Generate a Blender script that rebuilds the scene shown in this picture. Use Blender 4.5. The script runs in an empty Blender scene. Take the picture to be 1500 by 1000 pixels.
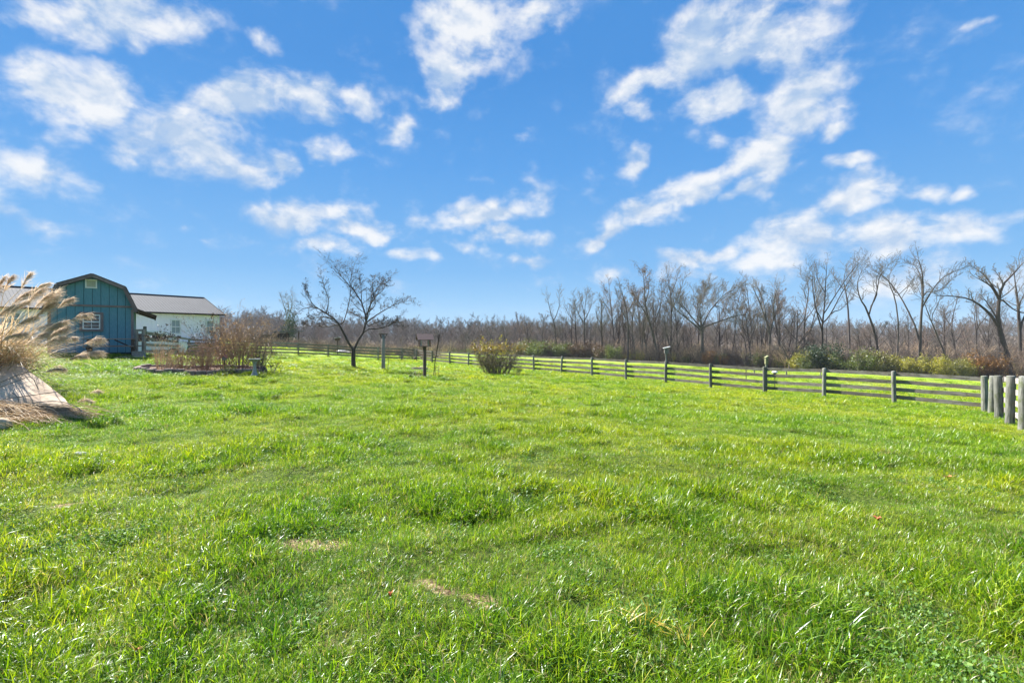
import bpy, math, random
import numpy as np
from mathutils import Vector, Matrix

# ------------------------------------------------------------------ camera, sky, sun, exposure
sc = bpy.context.scene
COL = sc.collection
F = 700.0            # focal length in photo pixels (photo 1500 px wide)
HZ = 494.0           # horizon row in the photo
CAMZ = 1.55
cam_d = bpy.data.cameras.new("camera"); cam_d.sensor_width = 36.0; cam_d.lens = 36.0*F/1500.0
cam_d.shift_y = -0.004; cam_d.clip_start = 0.05; cam_d.clip_end = 6000
cam = bpy.data.objects.new("camera", cam_d); COL.objects.link(cam)
cam.location = (0, 0, CAMZ); cam.rotation_euler = (math.radians(90), 0, 0)
sc.camera = cam

SUN_AZ = math.radians(-50)     # measured from +Y (view direction), negative = left
SUN_EL = math.radians(43)
SUN_STRENGTH = 5.0
SKY_STRENGTH = 0.13
EXPOSURE = 1.8
sun_d = bpy.data.lights.new("sun", 'SUN'); sun_d.energy = SUN_STRENGTH; sun_d.angle = math.radians(0.53)
sun_d.color = (1.0, 0.955, 0.88)
sun = bpy.data.objects.new("sun", sun_d); COL.objects.link(sun)
sdir = Vector((math.sin(SUN_AZ)*math.cos(SUN_EL), math.cos(SUN_AZ)*math.cos(SUN_EL), math.sin(SUN_EL)))
sun.rotation_euler = sdir.to_track_quat('Z', 'Y').to_euler()
sun.location = (0, 0, 40)

sc.view_settings.view_transform = 'Standard'; sc.view_settings.look = 'None'
sc.view_settings.gamma = 1.0; sc.view_settings.use_curve_mapping = False
sc.view_settings.exposure = EXPOSURE
sc.render.engine = 'CYCLES'
sc.cycles.use_denoising = True
sc.cycles.max_bounces = 6; sc.cycles.diffuse_bounces = 3; sc.cycles.glossy_bounces = 2
sc.cycles.transmission_bounces = 4; sc.cycles.transparent_max_bounces = 8
sc.cycles.sample_clamp_indirect = 4.0

class NT:
    """small helper round a node tree"""
    def __init__(s, nt): s.nt = nt; s.n = nt.nodes; s.l = nt.links
    def new(s, t, **kw):
        nd = s.n.new(t)
        for k, v in kw.items(): setattr(nd, k, v)
        return nd
    def put(s, sock, v):
        if hasattr(v, 'is_output') or isinstance(v, bpy.types.NodeSocket): s.l.new(v, sock)
        else: sock.default_value = v
    def math(s, op, a, b=None, c=None, clamp=False):
        nd = s.n.new('ShaderNodeMath'); nd.operation = op; nd.use_clamp = clamp
        for i, v in enumerate((a, b, c)):
            if v is not None: s.put(nd.inputs[i], v)
        return nd.outputs[0]
    def vmath(s, op, a, b=None):
        nd = s.n.new('ShaderNodeVectorMath'); nd.operation = op
        s.put(nd.inputs[0], a)
        if b is not None: s.put(nd.inputs[1], b)
        return nd.outputs[0]
    def noise(s, vec, scale, detail=4, rough=0.55, dist=0.0):
        nd = s.n.new('ShaderNodeTexNoise'); s.put(nd.inputs['Vector'], vec)
        nd.inputs['Scale'].default_value = scale; nd.inputs['Detail'].default_value = detail
        nd.inputs['Roughness'].default_value = rough; nd.inputs['Distortion'].default_value = dist
        return nd.outputs['Fac']
    def mix(s, fac, a, b, typ='MIX'):
        nd = s.n.new('ShaderNodeMix'); nd.data_type = 'RGBA'; nd.blend_type = typ
        s.put(nd.inputs[0], fac); s.put(nd.inputs[6], a); s.put(nd.inputs[7], b)
        return nd.outputs[2]
    def smooth(s, v, lo, hi, to0=0.0, to1=1.0):
        nd = s.n.new('ShaderNodeMapRange'); nd.interpolation_type = 'SMOOTHSTEP'
        s.put(nd.inputs['Value'], v)
        nd.inputs['From Min'].default_value = lo; nd.inputs['From Max'].default_value = hi
        nd.inputs['To Min'].default_value = to0; nd.inputs['To Max'].default_value = to1
        return nd.outputs[0]
    def ramp(s, fac, stops):
        nd = s.n.new('ShaderNodeValToRGB'); s.put(nd.inputs[0], fac)
        cr = nd.color_ramp
        while len(cr.elements) < len(stops): cr.elements.new(0.5)
        for e, (p, c) in zip(cr.elements, stops): e.position = p; e.color = (*c, 1)
        return nd.outputs[0]

# clouds: centre x, y, half width, half height (photo pixels), tilt (deg, rising to the right), weight
CLOUDS = [
 (190,28,135,50,0,1.0),(70,15,90,40,0,.75),(110,132,118,52,0,1.0),(95,172,80,38,0,.7),
 (262,195,125,78,10,.95),(215,215,60,45,0,.8),(310,215,80,45,0,.8),(350,150,110,40,12,1.0),(455,140,110,34,-12,.95),(520,160,50,22,-15,.8),
 (350,240,105,38,0,.8),(415,235,40,26,0,.9),(582,185,34,28,0,.75),(482,215,40,20,-30,.7),
 (45,250,100,55,0,.9),(60,335,75,24,-5,.7),(0,300,80,50,0,.6),
 (440,312,95,34,-5,1.0),(520,330,85,24,-6,.95),(475,356,90,20,0,.85),(385,58,36,18,0,.6),
 (690,35,90,60,0,1.0),(655,100,75,48,45,.85),(785,30,65,34,20,.95),(690,90,50,40,40,.9),
 (705,310,105,32,8,1.0),(725,350,90,22,0,.9),(610,372,42,18,0,.75),(775,382,34,12,0,.75),
 (1020,70,130,60,22,.95),(955,112,75,28,25,1.0),(1130,45,140,70,10,.85),(1070,88,60,26,5,1.0),
 (1055,150,62,32,5,.9),(950,160,34,18,-20,.75),(1185,140,95,50,28,.95),(1185,180,80,36,15,.85),
 (1225,105,40,40,60,.7),(920,232,42,24,20,.9),(1100,242,95,32,14,.95),(1015,280,95,26,22,1.0),
 (945,312,75,34,20,1.0),(885,342,42,14,25,.85),(1135,220,70,28,0,.85),(1092,283,52,18,30,.9),
 (1240,245,38,15,0,.85),(1050,205,38,34,60,.45),(1215,205,48,13,22,.75),(1265,280,66,30,10,1.0),
 (1345,285,42,20,0,.85),(1405,285,34,14,0,.7),(1180,345,125,52,0,1.0),(1040,370,90,18,22,.95),
 (1010,382,54,20,0,.95),(1290,345,110,32,4,.95),(1405,336,100,30,10,1.0),(1330,398,110,38,10,.9),
 (1130,378,110,30,0,.9),(1480,400,70,34,15,.8),(905,408,50,18,0,.65),(1005,408,54,16,0,.6),
 (1430,20,30,12,0,.5),(755,205,18,10,30,.4),(262,345,24,14,0,.45),(305,362,18,10,0,.4),
]
def build_world():
    w = bpy.data.worlds.new("World"); sc.world = w; w.use_nodes = True
    t = NT(w.node_tree); t.n.clear()
    out = t.new('ShaderNodeOutputWorld'); bg = t.new('ShaderNodeBackground')
    sky = t.new('ShaderNodeTexSky'); sky.sky_type = 'NISHITA'; sky.sun_disc = False
    sky.sun_elevation = SUN_EL; sky.sun_rotation = SUN_AZ
    sky.altitude = 200; sky.air_density = 1.0; sky.dust_density = 0.15; sky.ozone_density = 2.2
    tc = t.new('ShaderNodeTexCoord'); d = tc.outputs['Generated']
    sep = t.new('ShaderNodeSeparateXYZ'); t.l.new(d, sep.inputs[0])
    X, Y, Z = sep.outputs
    az = t.math('ARCTAN2', X, Y); el = t.math('ARCSINE', Z)
    comb = t.new('ShaderNodeCombineXYZ'); t.l.new(az, comb.inputs[0]); t.l.new(el, comb.inputs[1])
    ang = comb.outputs[0]
    # cloud-layer coordinates: the direction carried up to a flat layer
    zz = t.math('ADD', t.math('MAXIMUM', Z, 0.0), 0.16)
    c2 = t.new('ShaderNodeCombineXYZ'); t.l.new(t.math('DIVIDE', X, zz), c2.inputs[0]); t.l.new(t.math('DIVIDE', Y, zz), c2.inputs[1])
    pl = c2.outputs[0]
    warp = t.new('ShaderNodeTexNoise'); t.l.new(ang, warp.inputs['Vector']); warp.inputs['Scale'].default_value = 11; warp.inputs['Detail'].default_value = 3
    wv = t.vmath('SUBTRACT', warp.outputs['Color'], (0.5, 0.5, 0.5))
    sc_ = t.new('ShaderNodeVectorMath', operation='SCALE'); t.l.new(wv, sc_.inputs[0]); sc_.inputs['Scale'].default_value = 0.10
    angw = t.vmath('ADD', ang, sc_.outputs[0])
    best = None
    for (x, y, rx, ry, tilt, wgt) in CLOUDS:
        u = (x-750)/F; v = (HZ-y)/F
        a0 = math.atan(u); e0 = math.atan(v*math.cos(a0))
        def ae(px_, py_):
            u_ = (px_-750)/F; v_ = (HZ-py_)/F; a_ = math.atan(u_); return a_, math.atan(v_*math.cos(a_))
        tr = math.radians(tilt); a1, e1 = ae(x+rx*math.cos(tr)*.6, y-rx*math.sin(tr)*.6); am, em = ae(x-rx*math.cos(tr)*.6, y+rx*math.sin(tr)*.6)
        ra = math.hypot(a1-am, e1-em)/1.2; tang = math.atan2(e1-em, a1-am)
        re = rx*ry/F/F*math.cos(a0)**3*math.cos(e0)**2/ra          # keeps the blob's area
        m = t.new('ShaderNodeMapping', vector_type='TEXTURE')
        m.inputs['Location'].default_value = (a0, e0, 0); m.inputs['Rotation'].default_value = (0, 0, tang)
        m.inputs['Scale'].default_value = (ra*1.17, re*1.17, 1)
        t.l.new(angw, m.inputs['Vector'])
        g = t.new('ShaderNodeTexGradient', gradient_type='SPHERICAL'); t.l.new(m.outputs[0], g.inputs[0])
        v_ = t.math('MULTIPLY', t.math('POWER', g.outputs['Fac'], 0.75), wgt)
        best = v_ if best is None else t.math('SMOOTH_MAX', best, v_, 0.12)
    # beyond the frame the sky goes on with clouds of the same kind
    far = t.smooth(t.math('ABSOLUTE', az), 0.86, 1.05)
    high = t.smooth(el, 0.60, 0.75)
    gen = t.smooth(t.noise(pl, 0.8, 3), 0.50, 0.70)
    gen = t.math('MULTIPLY', t.math('MULTIPLY', gen, t.math('MAXIMUM', far, high)), 0.85)
    best = t.math('MAXIMUM', best, gen)
    # break up with fine billows
    mpa = t.new('ShaderNodeMapping'); t.l.new(d, mpa.inputs['Vector']); mpa.inputs['Scale'].default_value = (1.0, 1.0, 1.5)
    n1 = t.noise(mpa.outputs[0], 14.0, 10, 0.58, 0.15)
    off = t.vmath('ADD', mpa.outputs[0], (-0.012, 0.0, 0.026))
    n2 = t.noise(off, 14.0, 5, 0.55, 0.15)
    n3 = t.noise(mpa.outputs[0], 5.5, 3, 0.5)
    dens = t.math('ADD', best, t.math('MULTIPLY', t.math('SUBTRACT', n1, 0.51), 1.9))
    has = t.smooth(best, 0.0, 0.14)
    alpha = t.math('MULTIPLY', t.smooth(dens, 0.12, 0.88), has)
    alpha = t.math('MULTIPLY', alpha, t.smooth(best, 0.0, 0.6, 0.6, 1.0))
    alpha = t.math('MULTIPLY', alpha, 0.93)
    lit = t.math('ADD', 0.56, t.math('MULTIPLY', t.math('SUBTRACT', n1, n2), 3.6))
    lit = t.math('ADD', lit, t.math('MULTIPLY', t.math('SUBTRACT', n3, 0.5), 2.6))
    lit = t.math('SUBTRACT', lit, t.math('MULTIPLY', t.smooth(best, .5, 1.0), 0.18), clamp=True)
    K = 1.0/(SKY_STRENGTH*2**EXPOSURE)
    ccol = t.mix(lit, (0.50*K, 0.64*K, 0.84*K, 1), (0.95*K, 0.965*K, 0.98*K, 1))
    # the sky itself: Nishita, tinted to the clear deep blue of the day
    rp = t.ramp(t.math('MULTIPLY', el, 2/math.pi, clamp=True), [(0.0,(.40,.67,.93)),(.05,(.27,.56,.90)),(.085,(.195,.48,.87)),(.215,(.105,.36,.81)),(.32,(.072,.295,.73)),(1.0,(.045,.20,.57))])
    rp = t.mix(1.0, rp, (K, K, K, 1), 'MULTIPLY')
    skyc = t.mix(0.012, rp, sky.outputs[0])
    col = t.mix(alpha, skyc, ccol)
    t.l.new(col, bg.inputs['Color']); bg.inputs['Strength'].default_value = SKY_STRENGTH
    t.l.new(bg.outputs[0], out.inputs['Surface'])
    w.cycles.sampling_method = 'MANUAL'; w.cycles.sample_map_resolution = 512
build_world()

# ------------------------------------------------------------------ helpers
def at(px, d):                     # ground-plan point seen at photo column px at depth d
    return ((px-750.0)/F*d, d)
def zpx(y, d): return CAMZ - (y-HZ)/F*d

def tag(o, label=None, cat=None, group=None, kind=None):
    if label: o["label"] = label
    if cat: o["category"] = cat
    if group: o["group"] = group
    if kind: o["kind"] = kind
    return o
def empty(name, loc, label, cat, group=None, rz=0.0):
    o = bpy.data.objects.new(name, None); COL.objects.link(o)
    o.location = loc; o.rotation_euler = (0, 0, rz); o.empty_display_size = 0.3
    return tag(o, label, cat, group)
def link_mesh(name, me, mat, parent=None, smooth=False):
    o = bpy.data.objects.new(name, me); COL.objects.link(o)
    if mat is not None and len(me.materials) == 0: me.materials.append(mat)
    if smooth: me.shade_smooth()
    if parent: o.parent = parent
    return o
def np_mesh(name, verts, faces_flat, nper, cols=None):
    """verts (N,3); faces_flat int array, nper = corners per face (scalar or array)"""
    me = bpy.data.meshes.new(name)
    verts = np.asarray(verts, np.float32); ff = np.asarray(faces_flat, np.int32).ravel()
    nf = len(ff)//nper if np.isscalar(nper) else len(nper)
    me.vertices.add(len(verts)); me.vertices.foreach_set("co", verts.ravel())
    me.loops.add(len(ff)); me.loops.foreach_set("vertex_index", ff)
    me.polygons.add(nf)
    if np.isscalar(nper): st = np.arange(nf, dtype=np.int32)*nper
    else: st = np.concatenate([[0], np.cumsum(nper)[:-1]]).astype(np.int32)
    me.polygons.foreach_set("loop_start", st)
    if cols is not None:
        a = me.color_attributes.new("Col", 'FLOAT_COLOR', 'POINT'); a.data.foreach_set("color", np.asarray(cols, np.float32).ravel())
    me.update(calc_edges=True)
    return me

class MB:
    """collects solid shapes into one mesh"""
    def __init__(s): s.v = []; s.f = []
    def add(s, vs, fs):
        b = len(s.v); s.v += [tuple(v) for v in vs]; s.f += [tuple(b+i for i in f) for f in fs]; return s
    def box(s, c, size, M=None, bev=0.0):
        x, y, z = [k/2 for k in size]
        if bev > 0:
            b = min(bev, x*.45, y*.45, z*.45)
            vs = []
            for sx in (-1, 1):
                for sy in (-1, 1):
                    for sz in (-1, 1):
                        vs += [(sx*(x-b), sy*(y-b), sz*z), (sx*(x-b), sy*y, sz*(z-b)), (sx*x, sy*(y-b), sz*(z-b))]
            import bmesh
            bm = bmesh.new()
            for v in vs: bm.verts.new(v)
            bmesh.ops.convex_hull(bm, input=bm.verts)
            bm.verts.index_update()
            vs = [v.co.copy() for v in bm.verts]; fs = [[v.index for v in f.verts] for f in bm.faces]
            bm.free()
        else:
            vs = [Vector((i, j, k)) for i in (-x, x) for j in (-y, y) for k in (-z, z)]
            fs = [(0, 1, 3, 2), (4, 6, 7, 5), (0, 4, 5, 1), (2, 3, 7, 6), (0, 2, 6, 4), (1, 5, 7, 3)]
        out = []
        for v in vs:
            v = Vector(v)
            if M is not None: v = M @ v
            out.append(v+Vector(c))
        return s.add(out, fs)
    def beam(s, a, b, w, h, up=(0, 0, 1)):
        """box from a to b, w across, h along 'up'"""
        a = Vector(a); b = Vector(b); t = (b-a); L = t.length; t.normalize()
        side = t.cross(Vector(up)).normalized(); u = side.cross(t)
        vs = []
        for p in (a, b):
            for i, j in ((-1, -1), (1, -1), (1, 1), (-1, 1)): vs.append(p+side*(i*w/2)+u*(j*h/2))
        return s.add(vs, [(0, 3, 2, 1), (4, 5, 6, 7), (0, 1, 5, 4), (1, 2, 6, 5), (2, 3, 7, 6), (3, 0, 4, 7)])
    def lathe(s, prof, n=16, c=(0, 0, 0), M=None):
        vs = []; fs = []
        for r, z in prof:
            for k in range(n):
                a = 2*math.pi*k/n; v = Vector((r*math.cos(a), r*math.sin(a), z))
                if M is not None: v = M @ v
                vs.append(v+Vector(c))
        for i in range(len(prof)-1):
            for k in range(n):
                k2 = (k+1) % n
                fs.append((i*n+k, i*n+k2, (i+1)*n+k2, (i+1)*n+k))
        fs.append(tuple(range(n-1, -1, -1))); fs.append(tuple((len(prof)-1)*n+k for k in range(n)))
        return s.add(vs, fs)
    def prism(s, pts, d0, d1, plane='xz'):
        """outline pts in a plane, extruded from d0 to d1 along the third axis"""
        n = len(pts); vs = []
        for d in (d0, d1):
            for a, b in pts:
                vs.append({'xz': (a, d, b), 'xy': (a, b, d), 'yz': (d, a, b)}[plane])
        fs = [tuple(range(n)), tuple(range(2*n-1, n-1, -1))]
        for i in range(n):
            j = (i+1) % n; fs.append((i, n+i, n+j, j))
        return s.add(vs, fs)
    def tube(s, pts, radii, n=6):
        pts = [Vector(p) for p in pts]
        if not hasattr(radii, '__len__'): radii = [radii]*len(pts)
        vs = []; fs = []; ref = Vector((0.31, 0.2, 0.93)).normalized()
        for i, p in enumerate(pts):
            t = (pts[min(i+1, len(pts)-1)]-pts[max(i-1, 0)]).normalized()
            rr = ref if abs(t.dot(ref)) < .95 else Vector((1, 0, 0))
            u = t.cross(rr).normalized(); v = t.cross(u)
            for k in range(n):
                a = 2*math.pi*k/n; vs.append(p+(u*math.cos(a)+v*math.sin(a))*radii[i])
        for i in range(len(pts)-1):
            for k in range(n):
                k2 = (k+1) % n; fs.append((i*n+k, i*n+k2, (i+1)*n+k2, (i+1)*n+k))
        fs.append(tuple(range(n-1, -1, -1))); fs.append(tuple((len(pts)-1)*n+k for k in range(n)))
        return s.add(vs, fs)
    def mesh(s, name):
        import bmesh
        me = bpy.data.meshes.new(name); me.from_pydata([tuple(v) for v in s.v], [], s.f)
        bm = bmesh.new(); bm.from_mesh(me); bmesh.ops.recalc_face_normals(bm, faces=bm.faces); bm.to_mesh(me); bm.free()
        me.update(); return me
    def build(s, name, mat, parent=None, smooth=False):
        return link_mesh(name, s.mesh(name), mat, parent, smooth)

def RZ(a): return Matrix.Rotation(a, 3, 'Z')

def tubes_np(polys, radii, sides):
    """batch of polylines (N,P,3), radii (N,P) -> verts, quad faces"""
    polys = np.asarray(polys, float); radii = np.asarray(radii, float)
    N, Pn, _ = polys.shape
    tan = np.gradient(polys, axis=1); tan /= np.linalg.norm(tan, axis=2, keepdims=True)+1e-9
    ref = np.array([0.37, 0.53, 0.76]); 
    u = np.cross(tan, ref); un = np.linalg.norm(u, axis=2, keepdims=True); u = np.where(un > 1e-3, u/(un+1e-9), np.array([1., 0, 0]))
    v = np.cross(tan, u)
    a = np.arange(sides)*2*np.pi/sides
    ring = u[:, :, None, :]*np.cos(a)[None, None, :, None] + v[:, :, None, :]*np.sin(a)[None, None, :, None]
    V = polys[:, :, None, :]+ring*radii[:, :, None, None]
    V = V.reshape(-1, 3)
    base = (np.arange(N)*Pn*sides)[:, None, None]+(np.arange(Pn-1)*sides)[None, :, None]
    k = np.arange(sides)[None, None, :]; k2 = (k+1) % sides
    Fq = np.stack([base+k, base+k2, base+sides+k2, base+sides+k], axis=-1).reshape(-1, 4)
    return V, Fq
def tubes_mesh(name, groups):
    """groups: list of (polys, radii, sides)"""
    Vs = []; Fs = []; b = 0
    for polys, radii, sides in groups:
        if len(polys) == 0: continue
        V, Fq = tubes_np(polys, radii, sides); Vs.append(V); Fs.append(Fq+b); b += len(V)
    me = np_mesh(name, np.concatenate(Vs), np.concatenate(Fs), 4); me.shade_smooth(); return me

# ------------------------------------------------------------------ terrain
ctrl = [(0,0,0),(0,3,0),(4,4,-.05),(-4,4,.05),(0,-8,0),(12,-8,-.3),(-12,-8,.3),(-5,9,.12),(6,9,-.22),(1,9,-.05),(3,15,-.38),(-3,15,-.02),
        (-9,9,.12),(-8,7,.12),(30,0,-.8),(-30,0,.9),(-30,-20,.8),(30,-20,-.6),(10,30,-1.5)]
def cp(px, y, d): X, Y = at(px, d); ctrl.append((X, Y, zpx(y, d)))
for a in [(135,520,22.3),(200,521,23),(80,519,21),(295,549,15.4),(295,541,18.6),(518,538,24),(561,544,24.5),(622,554,20.5),(728,548,29),
          (277,518.3,40),(355,519.3,44),(437,520.4,50),(480,522.4,51),(554,527.2,48.5),(589,527.8,50.5),(610,528.5,53.5),
          (633,531.7,50.5),(686,536.7,44.7),(782,545,37),(867,552,32),(975,562,27.4),(1120,577,22.96),(1207,583,20.9),(1310,592,19),
          (1443,605,16.85),(1479,622,12.7),(1496,634,11),
          (800,522,112),(900,527,105),(1030,533,97),(1120,538,90),(1200,542,82),(1345,549,75),(1450,552,70),(1600,556,66),(600,513.5,140),(400,507,130),(700,518,125)]: cp(*a)
ctrl += [(-27,44,.95),(-35.4,33,1.15),(-45,40,1.5),(-60,10,2.0),(60,20,-4.0),(90,60,-4.3),(-40,70,.3),(-80,80,2.0),(-70,120,1.0),(60,-30,-2),(-60,-40,2),(0,-60,.5)]
C = np.array(ctrl, float)
def _phi(r2): return np.where(r2 > 1e-9, .5*r2*np.log(np.maximum(r2, 1e-12)), 0)
_n = len(C); _A = np.zeros((_n+3, _n+3)); _d2 = ((C[:, None, :2]-C[None, :, :2])**2).sum(-1)
_A[:_n, :_n] = _phi(_d2)+np.eye(_n)*2.0; _A[:_n, _n] = 1; _A[:_n, _n+1:] = C[:, :2]; _A[_n, :_n] = 1; _A[_n+1:, :_n] = C[:, :2].T
_w = np.linalg.solve(_A, np.concatenate([C[:, 2], [0, 0, 0]]))
def sstep(x, a, b):
    t = np.clip((x-a)/(b-a), 0, 1); return t*t*(3-2*t)
_rng = np.random.default_rng(5)
_waves = [(_rng.uniform(-1, 1, 2), _rng.uniform(0, 6.28)) for _ in range(14)]
HILL = [(-1.5,10),(-.9,9),(-.6,8),(-.5,7),(-.4,3),(-.2,.5),(0,0),(.3,.5),(.65,2),(.9,2),(1.5,5)]
def terr(X, Y, micro=True):
    X = np.asarray(X, float); Y = np.asarray(Y, float); sh = X.shape
    x = X.ravel(); y = Y.ravel(); out = np.zeros(len(x))
    r = np.hypot(x, y)
    near = np.where(r < 175)[0]
    for i in range(0, len(near), 20000):
        q = near[i:i+20000]
        d2 = (x[q, None]-C[None, :, 0])**2+(y[q, None]-C[None, :, 1])**2
        out[q] = _phi(d2) @ _w[:_n]+_w[_n]+_w[_n+1]*x[q]+_w[_n+2]*y[q]
    az = np.arctan2(x, y)
    f = sstep(r, 105, 172); out = out*(1-f)+f*(-3.4)
    hz = np.interp(az, [h[0] for h in HILL], [h[1] for h in HILL])
    roll = 1.6*np.sin(az*23+1.1)+1.2*np.sin(az*51+.4)
    out += sstep(r, 190, 380)*(hz+3.4+roll)
    if micro:
        amp = .035*(1-sstep(r, 20, 60)); m = np.zeros(len(x))
        for k, (dv, ph) in enumerate(_waves):
            fr = 1.0+k*.45; m += np.sin((x*dv[0]+y*dv[1])*fr*2.2+ph)/(1+k*.25)
        out += m*amp*.5
    return out.reshape(sh)
def TZ(x, y): return float(terr(np.array([x]), np.array([y]))[0])

# ------------------------------------------------------------------ materials
def mat(name, fn=None, color=(.5,.5,.5), rough=.8, spec=.3):
    m = bpy.data.materials.new(name); m.use_nodes = True
    t = NT(m.node_tree); b = t.n['Principled BSDF']
    b.inputs['Base Color'].default_value = (*color, 1); b.inputs['Roughness'].default_value = rough
    b.inputs['Specular IOR Level'].default_value = spec
    if fn: fn(t, b)
    return m
def bump(t, b, h, strength=.3, dist=.02):
    n = t.new('ShaderNodeBump'); t.put(n.inputs['Height'], h); n.inputs['Strength'].default_value = strength; n.inputs['Distance'].default_value = dist
    t.l.new(n.outputs[0], b.inputs['Normal'])
def wcoord(t): return t.new('ShaderNodeNewGeometry').outputs['Position']
def ocoord(t): return t.new('ShaderNodeTexCoord').outputs['Object']
def orand(t): return t.new('ShaderNodeObjectInfo').outputs['Random']
def stretch(t, v, s):
    m = t.new('ShaderNodeMapping'); t.l.new(v, m.inputs[0]); m.inputs['Scale'].default_value = s; return m.outputs[0]

def wood(name, c1, c2, c3=None, along=(1, 1, 1), scale=14, moss=None, rough=.85):
    def fn(t, b):
        v = stretch(t, ocoord(t), along)
        rnd = orand(t)
        sh = t.new('ShaderNodeCombineXYZ'); t.l.new(t.math('MULTIPLY', rnd, 37.0), sh.inputs[0]); t.l.new(t.math('MULTIPLY', rnd, 11.0), sh.inputs[2])
        v = t.vmath('ADD', v, sh.outputs[0])
        n = t.noise(v, scale, 6, .65)
        c = t.mix(t.smooth(n, .3, .7), (*c1, 1), (*c2, 1))
        big = t.noise(t.vmath('ADD', ocoord(t), sh.outputs[0]), 1.7, 3)
        if c3: c = t.mix(t.smooth(big, .45, .68), c, (*c3, 1))
        if moss: c = t.mix(t.math('MULTIPLY', t.smooth(t.noise(t.vmath('ADD', ocoord(t), sh.outputs[0]), 4.5, 5, .7), .5, .66), .8), c, (*moss, 1))
        k = t.math('ADD', .72, t.math('MULTIPLY', rnd, .56))
        c = t.mix(1.0, c, k, 'MULTIPLY')
        t.l.new(c, b.inputs['Base Color']); bump(t, b, n, .5, .01)
    return mat(name, fn, rough=rough, spec=.15)

M = {}
M['post'] = wood('weathered_post', (.085,.088,.075), (.27,.27,.24), (.16,.16,.14), (1,1,.10), 30, moss=(.10,.12,.05))
M['board'] = wood('weathered_board', (.10,.088,.072), (.27,.25,.215), (.175,.145,.115), (.10,1,1), 28, moss=(.085,.09,.05))
M['board_pale'] = wood('bleached_board', (.18,.165,.155), (.32,.30,.285), (.25,.23,.22), (.12,1,1), 26)  # pale wood; on the side fence the paler colour stands in for sunlight
M['oldwood'] = wood('old_grey_wood', (.17,.15,.13), (.32,.29,.25), None, (1,1,.12), 24)
M['brownwood'] = wood('brown_stained_wood', (.045,.026,.018), (.11,.07,.05), (.08,.06,.045), (.15,1,1), 24)
M['tabletop'] = wood('table_wood', (.15,.11,.085), (.30,.24,.19), None, (.15,1,1), 24)
M['trim'] = wood('brown_trim_paint', (.15,.115,.115), (.21,.165,.16), None, (1,1,1), 6, rough=.6)
def _teal(t, b):
    n = t.noise(stretch(t, ocoord(t), (6, 6, 1)), 5, 5, .6)
    c = t.mix(t.smooth(n, .3, .7), (.070,.205,.265,1), (.10,.25,.315,1))
    big = t.noise(wcoord(t), 1.2, 3); c = t.mix(t.math('MULTIPLY', t.smooth(big, .5, .75), .35), c, (.085,.225,.28,1))
    t.l.new(c, b.inputs['Base Color']); bump(t, b, n, .2, .005)
M['teal'] = mat('teal_painted_siding', _teal, rough=.55)
M['teal_dark'] = mat('siding_groove', None, (.012,.05,.07), .8)
M['white'] = mat('white_painted_trim', lambda t, b: t.l.new(t.mix(t.noise(ocoord(t), 6, 4), (.66,.66,.64,1), (.8,.8,.79,1)), b.inputs['Base Color']), rough=.5)
M['cream'] = mat('cream_louvre', None, (.55,.52,.42), .6)
M['glass'] = mat('window_glass', None, (.012,.016,.02), .06, .6)
M['curtain_glass'] = mat('curtained_window_glass', lambda t, b: t.l.new(t.mix(t.noise(stretch(t, ocoord(t), (14, 14, 1)), 3, 3), (.17,.23,.23,1), (.32,.38,.38,1)), b.inputs['Base Color']), rough=.12, spec=.5)
def _sid(t, b):
    n = t.noise(wcoord(t), .7, 4); c = t.mix(n, (.82,.785,.84,1), (.88,.855,.90,1))
    w = t.noise(stretch(t, wcoord(t), (3, 3, .4)), 2, 4); c = t.mix(t.math('MULTIPLY', t.smooth(w, .55, .8), .25), c, (.5,.5,.47,1))
    t.l.new(c, b.inputs['Base Color'])
M['metalwall'] = mat('white_metal_siding', _sid, rough=.45)
def _roof(t, b):
    n = t.noise(wcoord(t), .9, 5); t.l.new(t.mix(n, (.070,.075,.085,1), (.095,.10,.11,1)), b.inputs['Base Color'])
M['metalroof'] = mat('grey_metal_roof', _roof, rough=.8, spec=.07)
M['roofbrown'] = mat('brown_shed_roof', lambda t, b: t.l.new(t.mix(t.noise(ocoord(t), 9, 5), (.07,.05,.05,1), (.12,.09,.085,1)), b.inputs['Base Color']), rough=.7)
M['dark'] = mat('dark_gap', None, (.015,.014,.013), .9)
M['metal_black'] = mat('rusty_black_iron', lambda t, b: t.l.new(t.mix(t.noise(ocoord(t), 30, 4), (.018,.016,.015,1), (.07,.04,.03,1)), b.inputs['Base Color']), rough=.6)
def _stone(c1, c2, sc=5, bs=.5):
    def fn(t, b):
        rnd = orand(t); n = t.noise(wcoord(t), sc, 8, .65); n2 = t.noise(wcoord(t), sc*9, 4, .6)
        c = t.mix(t.smooth(n, .3, .7), (*c1, 1), (*c2, 1)); c = t.mix(1.0, c, t.math('ADD', .82, t.math('MULTIPLY', rnd, .36)), 'MULTIPLY')
        c = t.mix(t.math('MULTIPLY', t.smooth(n2, .55, .7), .3), c, (c1[0]*.5, c1[1]*.5, c1[2]*.5, 1))
        t.l.new(c, b.inputs['Base Color']); bump(t, b, t.math('ADD', n, t.math('MULTIPLY', n2, .4)), bs, .02)
    return fn
M['edging'] = mat('mauve_edging_stone', _stone((.14,.10,.09), (.26,.20,.18)), rough=.9)
M['concrete'] = mat('grey_concrete', _stone((.20,.21,.21), (.36,.37,.37), 14), rough=.85)
M['slab'] = mat('pale_pinkish_slab', _stone((.33,.24,.165), (.54,.42,.31), 2.5), rough=.9)
M['rock'] = mat('fieldstone', _stone((.38,.29,.19), (.60,.48,.34), 9), rough=.9)
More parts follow.
